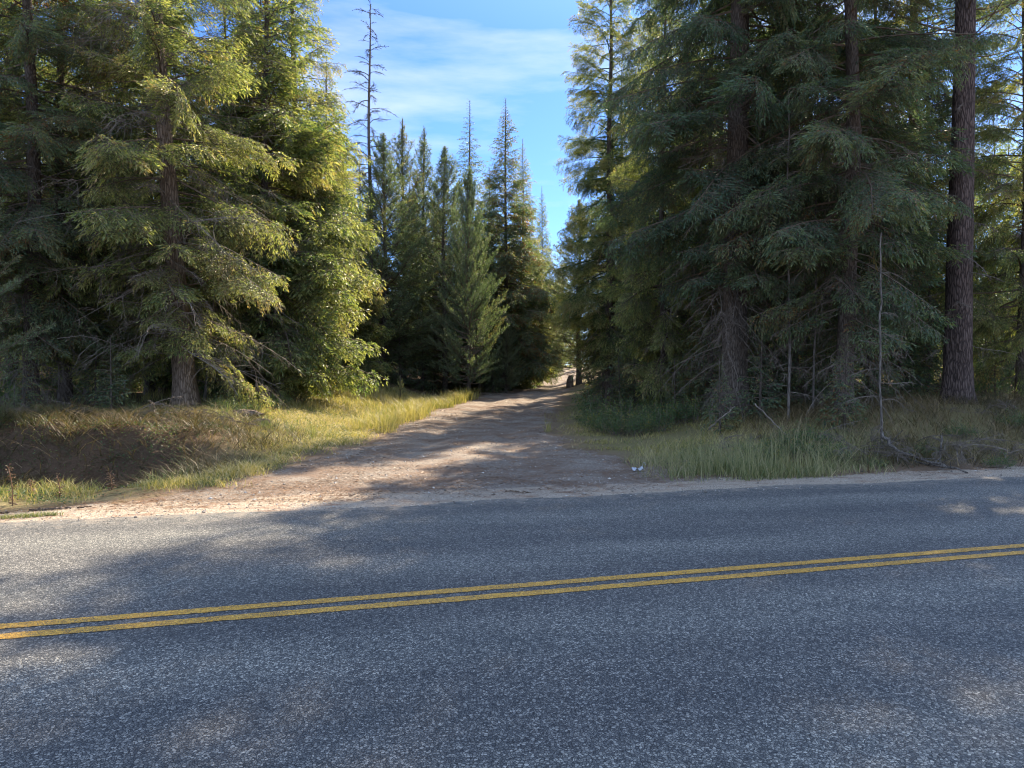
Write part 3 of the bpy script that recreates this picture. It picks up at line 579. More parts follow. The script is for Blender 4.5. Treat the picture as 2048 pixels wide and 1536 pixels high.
def where(px):
    for lim, txt in ((60, 'at the left edge'), (150, 'near the black-trunked fir'), (235, 'right of the black-trunked fir'), (310, 'near the thin-trunked fir'), (420, 'behind the leaning fir'), (520, 'right of the leaning fir'), (600, 'above the cut stump'), (690, 'behind the bright green fir'), (800, 'near the dead snag'), (900, 'behind the candle-tipped pines'), (980, 'behind the thin spruce'), (1150, 'behind the tallest spruce'), (1230, 'beside the sky gap'), (1300, 'left of the slim-trunked fir'), (1400, 'behind the slim-trunked fir'), (1500, 'behind the largest shaded fir'), (1600, 'behind the thin pale stem'), (1700, 'behind the low-boughed fir'), (1800, 'behind the crooked stem'), (1900, 'left of the thick pine'), (1980, 'right of the thick pine')):
        if px < lim: return txt
    return 'at the right edge'
# yellow-leaved understorey
def shrub_mesh(name, w, h, n, ls, seed, stems=14, topy=1.0):
    rs = np.random.RandomState(seed); Q = []; T = []; P = []; R = []; ends = []
    for i in range(stems * 3):
        a = rs.rand() * 6.283; r = math.sqrt(rs.rand()); e = np.array([math.cos(a) * r * w, math.sin(a) * r * w, h * (1 - .55 * r * r) * rs.uniform(.55, 1.1)]); b0 = np.array([e[0] * .3, e[1] * .3, -.04]); t = np.linspace(0, 1, 5)[:, None]
        P.append(b0 + (e - b0) * t + np.array([e[0], e[1], 0]) * (.15 * t * (t - 1)) + rs.normal(0, .012, (5, 3))); R.append(np.linspace(.005, .0022, 5)); ends.append((b0, e))
    per = n // len(ends)
    for b0, e in ends:
        t = rs.uniform(.25, 1.04, per) ** .7; p = b0 + (e - b0) * t[:, None] + rs.normal(0, .045, (per, 3)); p[:, 2] = np.maximum(p[:, 2], .01)
        d = rs.normal(0, 1, (per, 3)); d[:, 2] = d[:, 2] * .5 + .15
        Q.append(leafq(p, d, rs.uniform(.7, 1.3, per) * ls, rs.uniform(.5, .75, per) * ls, rs, .7)); T.append(np.clip(rs.normal(.38, .17) + rs.normal(0, .13, per) + .22 * (p[:, 2] / h) ** 2, 0, 1))
    q = np.concatenate(Q); w_ = tubes(np.array(P), np.array(R), 3); mi = np.concatenate([np.zeros(len(q), int), np.ones(len(w_), int)])
    return mesh_quads(name, np.concatenate([q, w_]), np.concatenate([np.concatenate(T), np.zeros(len(w_))]), mi)
def shrub_proto(nm, me, leaf): return Proto(nm, [('foliage', mats(me, leaf, 'dead_twig'))])
SH1 = shrub_proto('shrub', shrub_mesh('foliage', .62, .62, 1500, .040, 301), 'leafy')
SH2 = shrub_proto('shrub', shrub_mesh('foliage', .5, .85, 1300, .046, 302), 'leafy')
SY = shrub_proto('shrub', shrub_mesh('foliage', 1.0, 2.6, 1500, .085, 303, 10), 'yellow_leaf')
SL = shrub_proto('shrub', shrub_mesh('foliage', .8, .8, 900, .07, 305, 12), 'leafy')
for i, (px, d) in enumerate([(1185, 23), (1215, 21.3), (1250, 20.3), (1285, 19.6), (1300, 22), (1335, 20.2), (1362, 18.8), (1240, 18.6), (1275, 18.0), (1210, 19.2), (1320, 18.2), (1395, 18.6), (1350, 21.8), (1180, 20.8)]):
    (SH1 if i % 2 else SH2).put(px, d, i * 1.9, .75 + .5 * R_.rand(), '%s shrub in the %s of the leafy thicket, %s' % ('broad low' if i % 2 else 'upright taller', 'front' if d < 19 else ('middle' if d < 21 else 'back'), ('at its track end', 'left of centre', 'right of centre', 'at its right end')[min(3, int((px - 1180) / 56))]), 'shrub', 'leafy shrubs right of the track')
for i, (px, d) in enumerate([(1530, 12.7), (1600, 13.0), (1655, 12.6), (1560, 13.6), (1500, 13.4), (1620, 13.9)]):
    SH1.put(px, d, i * 1.7, .55 + .35 * R_.rand(), 'low shaded shrub behind the tall roadside grass, ' + ('second from the left', 'fourth from the left', 'rightmost', 'third from the left', 'leftmost', 'fifth from the left')[i], 'shrub', 'shaded shrubs behind the roadside grass')
for i, (px, d) in enumerate([(440, 17.6), (470, 17.2), (505, 18.2), (540, 19.5), (560, 20.8), (595, 22.5), (585, 24.5), (500, 21), (620, 27)]):
    SH1.put(px, d, i * 1.7, .55 + .35 * R_.rand(), 'low green shrub at the edge of the left wood, ' + ('hard by the leaning fir', 'just right of the leaning fir', 'beside the rotten log', 'next to the cut stump', 'just behind the cut stump', 'right of the cut stump', 'under the bright green fir', 'deeper behind the rotten log', 'farthest along the grass')[i], 'shrub', 'low shrubs at the edge of the left wood')
for i, (px, d) in enumerate([(150, 31), (210, 33), (265, 30), (185, 38), (110, 36), (330, 34), (235, 42), (1960, 27), (2015, 31)]):
    SY.put(px, d, i * 1.7, .7 + .5 * R_.rand(), 'yellow-leaved bush glowing between dark trunks, %s%s' % (where(px), ', farther back' if d > 35 else ''), 'shrub', 'yellow bushes between the trunks')
for i in range(44):
    sx = R_.rand(); px = 0 + 600 * sx if i % 2 == 0 else 1180 + 870 * sx; d = R_.uniform(21, 38)
    if i % 2 and px < 1400: d += 8
    SL.put(px, d, i, R_.uniform(.7, 1.5), 'dim leafy undergrowth bush %s, %s among the trunks' % (where(px), 'close' if d < 27 else ('midway' if d < 33 else 'far back')), 'shrub', 'undergrowth bushes in the woods')
# --- forest behind
# young firs closing the shade at the right and the dark edge behind the sunlit grass
for i, (px, d, s, lb) in enumerate([(1425, 20.5, .8, 'young dark fir filling the shade just left of the largest shaded trunk'), (1535, 19, .75, 'young dark fir in the shade right of the largest shaded trunk'), (1610, 18.5, .62, 'young dark fir behind the two thin bare stems'), (1660, 19.5, .8, 'young dark fir behind the low-boughed dark fir, left side'), (1740, 18.8, .7, 'young dark fir behind the crooked bare stem'), (1800, 20, .85, 'young dark fir midway between the crooked stem and the thick pine'), (1855, 21, .9, 'young dark fir tucked against the left of the thick pine trunk'), (1380, 24, .8, 'young dark fir behind the leafy shrubs, right of the slim trunk'), (1270, 26, .8, 'young dark fir behind the leafy shrubs, left of the slim trunk'), (1205, 30, .9, 'young dark fir at the right edge of the track before it bends'), (1970, 23, .6, 'young fir in sun-flecked shade right of the thick pine'), (2040, 24, .9, 'young fir at the right edge of the view among the trunks')]):
    YNG.put(px, d, i * 1.7, s, lb)
for i, (px, d, s, lb) in enumerate([(655, 36, .8, 'young dark fir behind the sunlit grass, leftmost of its row'), (700, 39, .75, 'young dark fir below the dead snag on its left'), (748, 41, .8, 'young dark fir below the dead snag on its right'), (800, 37.5, .55, 'young dark fir at the feet of the candle-tipped pines, left one'), (845, 38.5, .6, 'young dark fir at the feet of the candle-tipped pines, right one'), (905, 42, .8, 'young dark fir behind the pale bushy pine'), (985, 39, .5, 'young dark fir below the tallest spruce on its left'), (1030, 44, .34, 'young dark fir below the tallest spruce on its right, beside the track'), (955, 44, .8, 'young dark fir beneath the thin spruce'), (870, 44, .8, 'young dark fir deep behind the pine with the bare leader')]):
    YNG.put(px, d, i * 2.3, s * 1.35, lb)
def clearing(X, d):
    to, _ = track_off(X, d)
    if to < 2.2: return True
    if 60 < d < 100 and 1150 < 1024 + F * X / d < 1380: return True
    if d < 68 and 1045 < 1024 + F * X / d < 1175: return True
    if -13 < X < 3 and d < 38 and X > -8.2 - (d - 18) * .05: return True
    return False
n = 0; used = []
protos = [BG1, BG2, BG3, BG1, BG2, BG4, BG3]
for d0, d1, cnt, gap in ((24, 36, 32, 1.8), (36, 52, 60, 2.1), (52, 85, 95, 2.4)):
    k = 0; tries = 0
    while k < cnt and tries < 4000:
        tries += 1; d = R_.uniform(d0, d1); px = R_.uniform(-160, 2210); X = GX(px, d)
        if clearing(X, d): continue
        if 690 < px < 1150 and d < 50: continue
        if any((X - a) ** 2 + (d - b_) ** 2 < gap * gap for a, b_ in used): continue
        used.append((X, d)); side = 'left' if X < np.interp(d, TRK[:, 0], TRK[:, 1]) else 'right'; pr = protos[R_.randint(len(protos))]
        s = R_.uniform(.8, 1.12) * (1.0 if d < 45 else .95)
        if 690 < px < 1150: s = R_.uniform(.5, .68); pr = BG2 if R_.rand() < .7 else BG4
        elif 1150 < px < 1480 and d > 34: s *= .85
        if px > 1930: s *= .72
        if side == 'right': s *= (.82 if d < 50 else .9) * (.6 if px > 1840 else 1)
        if 34 < d < 54 and 3 + .5 * (d - 28) < X < 15 + .5 * (d - 28): s *= .62
        depth = 'front rows' if d < 36 else ('middle rows' if d < 52 else 'back rows')
        pr.put(0, d, R_.rand() * 6.28, s, ({'pine_tree': 'slender pine', 'fir_tree': 'fir'}[pr.name] if s < 0.96 else {'pine_tree': 'tall slender pine', 'fir_tree': 'tall fir'}[pr.name]) + ', %s of %s wood, %s' % (depth, side, where(px)), 'tree', 'background trees of the %s wood' % side, x=X)
        k += 1
for i, (px, d, s) in enumerate([(1085, 74, .62), (1118, 82, .75), (1100, 70, .45), (1140, 76, .6), (1062, 80, .7), (1155, 66, .5), (1125, 92, .9), (1080, 95, .95)]):
    BG2.put(px, d, i, s, 'sunlit yellow-green young fir closing the far end of the dirt track', 'tree', 'young firs at the end of the track')
# far wood: one mass
q1 = []; t1 = []
low = [(np.array([v.co for v in p.parts[1][1].vertices]).reshape(-1, 4, 3)) for p in ()]
rs = np.random.RandomState(9); FARF = fam(fir_branch, [1.1, 2.2], 600, 2, sp=.42, tsp=.35, tw=(.4, .6), tww=.20, second=False)
def far_tree(x, y, z, Hh, R, seed):
    r = np.random.RandomState(seed); az = 0; n = int(Hh * 5)
    for i in range(n):
        f = (i + r.rand()) / n; az += 2.4; L = max(.3, R * (1 - f) ** .75 * r.uniform(.7, 1.1)); tm = pick(FARF, L, r)
        q, t, m = place(tm, (x, y, z + .4 + f * (Hh - .4)), az, rad(-8 + 50 * f), L / tm['L']); q1.append(q[m == 0]); t1.append(t[m == 0] + r.normal(0, .05))
for i in range(190):
    d = rs.uniform(88, 150); px = rs.uniform(-200, 2250); X = GX(px, d)
    if (track_off(X, d)[0] < 2 or 1130 < px < 1380) and d < 112: continue
    far_tree(X, d, Hz(X, d), rs.uniform(11, 16) * (1 if not 1000 < px < 1160 else .6), 2.6, i)
me = mesh_quads('distant_wood', np.concatenate(q1), np.clip(np.concatenate(t1), 0, 1)); o = link('distant_wood', me, None, [M['fir_dark']])
tag(o, 'far-off wood of dense conifers behind all the nearer trees', 'wood', kind='stuff')

# copies that read alike within one small area are told apart by their place, left to right
from collections import defaultdict
same = defaultdict(list)
for o in list(C.objects):
    if o.parent is None and o.get('label'): same[o['label']].append(o)
ORD = ['leftmost', 'second', 'third', 'fourth', 'fifth', 'sixth', 'seventh', 'eighth', 'ninth', 'tenth', 'eleventh', 'twelfth']
for lb, os_ in same.items():
    if len(os_) > 1 and len(os_) <= 12:
        os_.sort(key=lambda o: o.location.x / o.location.y)
        for i, o in enumerate(os_):
            o['label'] = lb + (', leftmost' if i == 0 else (', rightmost' if i == len(os_) - 1 else ', %s from left' % ORD[i]))

# ================================================================== GRASS, LITTER, SMALL THINGS
def blades(n, fx, hmin, hmax, wid, seed, lean=.35, clump=0.0, tint=(0.5, .2), cl_n=1):
    """fx(rs, n) -> x, y ; returns quads + tint of bent blades (two quads each)"""
    rs = np.random.RandomState(seed); x, y = fx(rs, n)
    if clump:
        x = np.repeat(x, cl_n) + rs.normal(0, clump, len(x) * cl_n); y = np.repeat(y, cl_n) + rs.normal(0, clump, len(y) * cl_n)
    n = len(x); z = H(x, y) - .01; h = rs.uniform(hmin, hmax, n) * (.75 + .9 * vn(x * 1.4, y * 1.4)); a = rs.rand(n) * 6.283
    if clump:
        pass
    le = np.abs(rs.normal(lean, .22, n)); d = np.stack([np.cos(a) * le, np.sin(a) * le, np.ones(n)], -1); b = np.stack([x, y, z], -1)
    s = np.stack([-np.sin(a + rs.normal(0, .8, n)), np.cos(a), np.zeros(n)], -1) * (wid * rs.uniform(.6, 1.3, n) / 2)[:, None]
    m = b + d * (h * .55)[:, None]; t = m + (d * [1.9, 1.9, .62] + rs.normal(0, .08, (n, 3))) * (h * .45)[:, None]
    q = np.concatenate([np.stack([b - s, b + s, m + s * .8, m - s * .8], 1), np.stack([m - s * .8, m + s * .8, t + s * .12, t - s * .12], 1)])
    tt = np.clip(rs.normal(tint[0], tint[1], n) + .5 * (vn(x * .9 + 40, y * .9) - .5), 0, 1); return q, np.concatenate([tt, tt])
def region(test, box):
    def f(rs, n):
        xs = []; ys = []; c = 0
        while c < n:
            x = rs.uniform(box[0], box[1], n * 2); y = rs.uniform(box[2], box[3], n * 2); p = test(x, y); k = rs.rand(len(x)) < p; xs.append(x[k]); ys.append(y[k]); c += k.sum()
        return np.concatenate(xs)[:n], np.concatenate(ys)[:n]
    return f
def T0(x, y): return track_off(x, y)[0] + fbm(x * .8, y * .8, 4) * 1.3 + fbm(x * 4, y * 4, 3) * .35
def vof(x, y): return uv(x, y)[1]
# sunlit dry grass between ditch, wood and track
f_sun = region(lambda x, y: ss(.05, .9, T0(x, y)) * ss(10.1, 12.0, vof(x, y) + fbm(x, y) * 1.2) * (x < -1) * ss(-8.8 - (y - 18) * .10, -7.2 - (y - 18) * .10, x) * ss(37, 33, y) * (.25 + .75 * vn(x * 1.1, y * 1.1)) * np.where(y < 15, ss(-9, -3.5, x) * .7 + .3, 1) * (1 - ss(-4.6, -5.4, x) * (vof(x, y) < 16.3)), (-13, 1.5, 10.3, 37))
q, t = blades(56000, f_sun, .03, .15, .012, 1, .75, tint=(.52, .32)); o = link('dry_grass', mesh_quads('dry_grass', q, t), None, [M['grass_dry']])
tag(o, 'short golden dry grass in the sunlit strip left of the dirt track', 'grass', kind='stuff')
f = region(lambda x, y: ss(.3, .9, T0(x, y)) * ss(35.5, 30, y) * ss(19, 28, y) * (.2 + vn(x * 1.6, y * 1.6)), (-12, 1.5, 18, 36))
q, t = blades(8000, f, .15, .38, .012, 2, .35, tint=(.5, .25)); q2, t2 = blades(5000, region(lambda x, y: ss(-.1, .3, T0(x, y)) * ss(1.4, .7, T0(x, y)) * (x < 1), (-6, 1.5, 19, 34)), .2, .5, .013, 22, .35, tint=(.35, .2))
o = link('tall_dry_grass', mesh_quads('tall_dry_grass', np.concatenate([q, q2]), np.concatenate([t, t2])), None, [M['grass_dry']]); tag(o, 'taller seeding dry grass at the back of the sunlit strip and along the track edge', 'grass', kind='stuff')
# roadside weeds left, along the shoulder
def leaflets(n, fx, size, seed, tint=(.45, .15), hh=.06):
    rs = np.random.RandomState(seed); x, y = fx(rs, n); n = len(x); b = np.stack([x, y, H(x, y) + rs.rand(n) * hh * (.4 + vn(x * 2, y * 2))], -1); d = rs.normal(0, 1, (n, 3)); d[:, 2] = np.abs(d[:, 2]) * .5
    return leafq(b, d, rs.uniform(.6, 1.3, n) * size, rs.uniform(.5, .8, n) * size, rs, .5), np.clip(rs.normal(tint[0], tint[1], n) + .4 * (vn(x * 1.3, y * 1.3 + 9) - .5), 0, 1)
f_lf = region(lambda x, y: ss(10.5, 11.3, vof(x, y) + fbm(x * 1.5, y * 1.5) * 1.2) * ss(15, 12.4, vof(x, y)) * ss(.1, .8, T0(x, y)) * (x < -1) * ss(.25, .65, vn(x * 1.2 + 3, y * 1.2)), (-12, -.5, 9, 19))
q, t = leaflets(26000, f_lf, .026, 5, (.48, .2)); o = link('low_weeds', mesh_quads('low_weeds', q, t), None, [M['leafy']]); tag(o, 'low grey-green leafy weeds between the left shoulder and the ditch', 'ground cover', kind='stuff')
q, t = leaflets(24000, region(lambda x, y: ss(.2, .9, T0(x, y)) * ss(.35, .7, vn(x * .8 + 3, y * .8)) * (vof(x, y) > 10.5), (-10, 8, 12, 34)), .034, 6, (.5, .22), .14); o = link('leafy_ground_cover', mesh_quads('leafy_ground_cover', q, t), None, [M['leafy']]); tag(o, 'scattered leafy ground cover among the grass beside the dirt track', 'ground cover', kind='stuff')
q, t = blades(7000, region(lambda x, y: ss(10.5, 11.5, vof(x, y) + fbm(x * 1.5, y * 1.5)) * ss(14, 12, vof(x, y)) * ss(0, .8, T0(x, y)) * (x < -.8) * ss(.2, .7, vn(x * 2, y * 2)), (-12, -.5, 9, 18)), .06, .18, .008, 7, .5, tint=(.5, .25)); o = link('verge_grass', mesh_quads('verge_grass', q, t), None, [M['grass_dry']]); tag(o, 'sparse short grass on the left road verge', 'grass', kind='stuff')
q, t = leaflets(16000, region(lambda x, y: ss(11.8, 12.6, vof(x, y)) * ss(17, 15.5, vof(x, y)) * ss(-4.2, -5.2, x) * ss(.4, .65, vn(x * 1.7, y * 1.7 + 4)), (-18, -4, 8, 17.5)), .035, 26, (.35, .25), .12); o = link('ditch_weeds', mesh_quads('ditch_weeds', q, t), None, [M['leafy']]); tag(o, 'dull leafy weeds growing over the left ditch and its bank', 'weeds', kind='stuff')
# ditch and bank: long matted brown grass
f_d = region(lambda x, y: ss(12.0, 13.0, vof(x, y) + fbm(x, y)) * ss(18.5, 16, vof(x, y)) * ss(-4.3, -5.6, x) * (.2 + .8 * vn(x * 1.4, y * 1.4)) * (1 - .35 * ss(13.6, 14.2, vof(x, y)) * ss(15.3, 14.8, vof(x, y)) * ss(-9.5, -8, x)), (-20, -4, 9, 17.5))
q, t = blades(2600, f_d, .10, .34, .009, 8, 1.1, clump=.08, cl_n=13, tint=(.42, .28)); o = link('matted_ditch_grass', mesh_quads('matted_ditch_grass', q, t), None, [M['grass_brown']]); tag(o, 'long matted brown grass hanging over the left ditch bank', 'grass', kind='stuff')
# green tufts on the ditch edge and the bank top
f_t = region(lambda x, y: ss(-4.0, -4.8, x) * np.maximum(np.exp(-((vof(x, y) - 12.6) / .5) ** 2) * ss(-8.5, -6.5, x), np.exp(-((vof(x, y) - 17.2) / .8) ** 2) * .9) * ss(.5, .62, vn(x * 1.8, y * 1.8)), (-18, -4, 9, 19))
q, t = blades(70, f_t, .16, .34, .011, 9, .55, clump=.06, cl_n=30, tint=(.35, .18)); o = link('green_grass_tufts', mesh_quads('green_grass_tufts', q, t), None, [M['grass_green']]); tag(o, 'bright green grass tufts along the lip and top of the left ditch', 'grass', kind='stuff')
# tall grass stand by the road at the right
f_r = region(lambda x, y: ss(9.35, 9.75, vof(x, y) + .25 * fbm(x * 2, y * 2)) * ss(12.8, 10.4, vof(x, y)) * ss(2.0, 3.6, x + (vof(x, y) - 9.5) * .3) * ss(6.2, 5.0, x - (vof(x, y) - 9.5) * .35) * (.15 + 1.2 * ss(.3, .75, vn(x * 1.9, y * 2.3))), (2, 8, 9, 15))
q, t = blades(5200, f_r, .05, .27, .008, 10, .6, tint=(.66, .28)); qb, tb_ = blades(1100, f_r, .28, .66, .006, 13, .3, tint=(.88, .1))
o = link('tall_roadside_grass', mesh_quads('tall_roadside_grass', np.concatenate([q, qb]), np.concatenate([t, tb_])), None, [M['grass_green']]); tag(o, 'stand of tall green grass with dry stalks beside the road at the right', 'grass', kind='stuff')
# right bank: dry tangled stalks
f_b = region(lambda x, y: ss(9.6, 10.6, vof(x, y)) * ss(18, 14, vof(x, y)) * ss(4.5, 6, x) * (.3 + .7 * vn(x * 1.3, y * 1.3)), (4, 17, 9, 19))
q, t = blades(16000, f_b, .10, .38, .009, 11, .8, tint=(.55, .25)); o = link('dead_bank_grass', mesh_quads('dead_bank_grass', q, t), None, [M['grass_brown']]); tag(o, 'tangled dead grass and weeds covering the right road bank', 'grass', kind='stuff')
f_m = region(lambda x, y: ss(.0, .9, T0(x, y)) * (x > 0) * ss(9.9, 11.5, vof(x, y)) * ss(28, 20, y) * (.05 + ss(.35, .7, vn(x * 1.5, y * 1.5))) * ss(6.5, 5.3, x), (0, 7, 10, 28))
q, t = blades(10000, f_m, .03, .15, .010, 12, .7, tint=(.6, .25)); o = link('straw_grass', mesh_quads('straw_grass', q, t), None, [M['grass_dry']]); tag(o, 'patchy straw coloured grass on the right side of the dirt track', 'grass', kind='stuff')
q, t = blades(16000, region(lambda x, y: ss(.6, 2, T0(x, y)) * ss(16, 19, vof(x, y)) * (.2 + vn(x, y)), (-24, 22, 14, 40)), .06, .22, .014, 14, .5, tint=(.4, .25)); o = link('forest_floor_grass', mesh_quads('forest_floor_grass', q, t), None, [M['grass_green']]); tag(o, 'thin grass on the shaded forest floor among the trunks', 'grass', kind='stuff')
q, t = blades(60, region(lambda x, y: ((uv(x, y)[0] + 3.2) ** 2 / .22 + (vof(x, y) - 9.32) ** 2 / .006 < 1) * 1.0, (-8, -2, 6, 11)), .03, .07, .006, 15, .7, clump=.035, cl_n=16, tint=(.35, .2)); o = link('verge_grass_patch', mesh_quads('verge_grass_patch', q, t), None, [M['grass_green']]); tag(o, 'small flat patch of green grass growing in the pale shoulder sand at the left', 'grass', kind='stuff')
# litter: needles, twigs, bits of bark
def bits(n, fx, l, w, seed, tint=(.4, .25), lift=.006):
    rs = np.random.RandomState(seed); x, y = fx(rs, n); n = len(x); a = rs.rand(n) * 6.283; d = np.stack([np.cos(a), np.sin(a), rs.normal(0, .12, n)], -1); return leafq(np.stack([x, y, H(x, y) + lift + rs.rand(n) * .008], -1), d, rs.uniform(l[0], l[1], n), np.full(n, w) * rs.uniform(.6, 1.5, n), rs, .25), np.clip(rs.normal(tint[0], tint[1], n), 0, 1)
q, t = bits(26000, region(lambda x, y: ss(9.0, 9.9, vof(x, y) + fbm(x * .9, y * 2, 3) * 1.4) * ss(12.5, 10.5, vof(x, y)) * ss(.25, .7, vn(x * .9, y * 2.5)), (-14, 14, 5, 17)), (.03, .10), .008, 20)
q2, t2 = bits(26000, region(lambda x, y: ss(1.2, -.2, T0(x, y)) * (vof(x, y) > 9.2) * ss(.25, .75, vn(x * 1.5, y * 1.5)), (-7, 6, 8.6, 34)), (.03, .12), .010, 21)
q3, t3 = bits(15000, region(lambda x, y: ss(11.8, 12.6, vof(x, y)) * ss(16.5, 15.5, vof(x, y)) * ss(-4.2, -5.2, x), (-18, -4, 8, 17)), (.04, .22), .010, 24, (.25, .25), .02)
q2 = np.concatenate([q2, q3]); t2 = np.concatenate([t2, t3])
o = link('needle_litter', mesh_quads('needle_litter', np.concatenate([q, q2]), np.concatenate([t, t2])), None, [M['litter']]); tag(o, 'fallen brown needles and twigs strewn over the shoulder and the dirt track', 'litter', kind='stuff')
rs = np.random.RandomState(31); nP = 9000; x, y = region(lambda x, y: ss(8.2, 8.95, vof(x, y) + fbm(x * 2, y * 2) * .8) ** 2 * ss(.6, -.2, np.minimum(T0(x, y), vof(x, y) - 10)) * (.15 + vn(x * 1.5 + 7, y * 1.5)), (-9, 9, 6, 28))(rs, nP); zg = np.where(vof(x, y) < 8.95, np.maximum(H(x, y), 0), H(x, y))
r = rs.uniform(.004, .013, nP) * np.where(rs.rand(nP) < .04, 2.3, 1); oc = np.array([[1, 0, 0], [0, 1, 0], [-1, 0, 0], [0, -1, 0], [0, 0, 1], [0, 0, -1]], float)
Vp = (oc[None] * r[:, None, None] * rs.uniform(.6, 1.3, (nP, 6, 1)) * [1, 1, .7] + np.stack([x, y, zg + r * .3], -1)[:, None]).reshape(-1, 3)
tri = np.array([[0, 1, 4], [1, 2, 4], [2, 3, 4], [3, 0, 4], [1, 0, 5], [2, 1, 5], [3, 2, 5], [0, 3, 5]]); me = mesh_vf('pebbles', Vp, (tri[None] + np.arange(nP)[:, None, None] * 6).reshape(-1, 3), False)
b = NB('pebble_stone'); gi = b.n('ShaderNodeNewGeometry'); M['peb'] = b.principled(b.ramp(gi.outputs['Random Per Island'], [(0, (.10, .085, .07)), (.6, (.27, .23, .19)), (1, (.48, .44, .39))]), .85)
tag(link('pebbles', me, None, [M['peb']]), 'small stones and grit scattered over the shoulder and track', 'pebbles', kind='stuff')

def pole(name, pts, r0, r1, label, cat='branch', mat='bark_snag', twigs_=0, seed=0):
    rs = np.random.RandomState(seed); pts = np.array(pts, float); k = 18; s = np.linspace(0, 1, len(pts)); S = np.linspace(0, 1, k)
    P = np.stack([np.interp(S, s, pts[:, i]) for i in range(3)], -1) + rs.normal(0, r0 * .35, (k, 3)); c = P[0].copy(); P -= c
    Q = [tubes(P[None], np.linspace(r0, r1, k)[None] * (1 + .12 * rs.normal(size=k))[None], 8)]
    for i in range(twigs_):
        j = rs.randint(2, k - 2); d = rs.normal(0, 1, 3); d[2] = abs(d[2]) * .7; l = rs.uniform(.12, .45) * min(1, r0 * 30); t = np.linspace(0, 1, 5)[:, None]; Q.append(tubes((P[j] + d * l * t + rs.normal(0, .01, (5, 3)) * t)[None], np.linspace(r0 * .35, r0 * .12, 5)[None], 4))
    q = np.concatenate(Q); me = mesh_quads(name, q, np.zeros(len(q))); o = link(name, me, None, [M[mat]]); o.location = c; tag(o, label, cat); return o
def G(px, d, dz=0): X = GX(px, d); return (X, d, Hz(X, d) + dz)
pole('fallen_pole', [G(1762, 13.0, .45), G(1790, 12.75, .22), G(1840, 12.3, .12), G(1893, 11.85, .07), G(1936, 11.55, .02)], .032, .016, 'long grey fallen pole slanting down the right bank to the road', 'fallen branch', 'bark_snag', 10, 1)
pole('fallen_branch', [G(1800, 12.9, .05), G(1850, 12.4, .03), G(1895, 12.0, .02)], .018, .01, 'thinner dead branch lying just under the long fallen pole', 'fallen branch', 'bark_snag', 6, 2)
pole('broken_stake', [G(1880, 12.6, -.05), G(1882, 12.6, .22), G(1886, 12.62, .52)], .022, .014, 'short broken grey stick standing upright behind the fallen pole', 'stick', 'bark_snag', 3, 3)
pole('fallen_pole', [G(300, 15.6, .10), G(380, 15.5, .10), G(470, 15.7, .09), G(520, 16.2, .04)], .02, .012, 'pale thin fallen pole lying along the top of the left ditch bank', 'fallen branch', 'bark_snag', 3, 4)
pole('dark_branch', [G(55, 8.72, .012), G(80, 8.78, .02), G(110, 8.76, .02), G(141, 8.86, .012)], .017, .012, 'dark crooked stick lying on the sandy left shoulder', 'stick', 'bark', 2, 5)
pole('dark_branch', [G(153, 8.85, .01), G(180, 8.9, .012)], .010, .005, 'short dark twig right of the crooked stick on the left shoulder', 'stick', 'bark', 1, 6)
pole('dark_branch', [G(-10, 8.55, .01), G(16, 8.6, .012)], .012, .008, 'piece of dark stick at the left edge of the shoulder', 'stick', 'bark', 1, 7)
pole('fallen_branch', [G(735, 19, .05), G(770, 19.8, .12), G(800, 20.4, .10)], .012, .006, 'thin bare branch lying in the sunlit grass left of the track', 'fallen branch', 'dead_twig', 8, 8)
pole('dark_branch', [G(1010, 9.85, .012), G(1040, 9.75, .015), G(1062, 9.72, .01)], .012, .008, 'dark stick on the mouth of the dirt track near the asphalt', 'stick', 'bark', 2, 9)
pole('fallen_branch', [G(1330, 12.8, .02), G(1380, 12.9, .05), G(1440, 12.9, .03)], .010, .006, 'pale thin branch on the ground right of the track, before the tall grass', 'fallen branch', 'dead_twig', 6, 10)
pole('fallen_branch', [G(1418, 15.2, .3), G(1445, 14.9, .55), G(1470, 15.1, .7)], .018, .008, 'dead forked branch leaning under the largest shaded fir', 'fallen branch', 'dead_twig', 8, 11)
pole('fallen_branch', [G(1510, 14.8, .75), G(1550, 14.3, .4), G(1585, 13.9, .1)], .014, .008, 'dead branch slanting down to the left of the thin pale stem', 'fallen branch', 'dead_twig', 8, 12)
pole('fallen_branch', [G(1190, 17.2, .03), G(1200, 17.0, .04)], .015, .012, 'short pale stick in the straw grass right of the track', 'stick', 'dead_twig', 0, 13)
pole('fallen_log', [G(1960, 25, .25), G(2010, 25.4, .3), G(2070, 26, .3)], .10, .08, 'dark fallen log among the sunlit trees at the right edge', 'fallen log', 'bark', 6, 14)
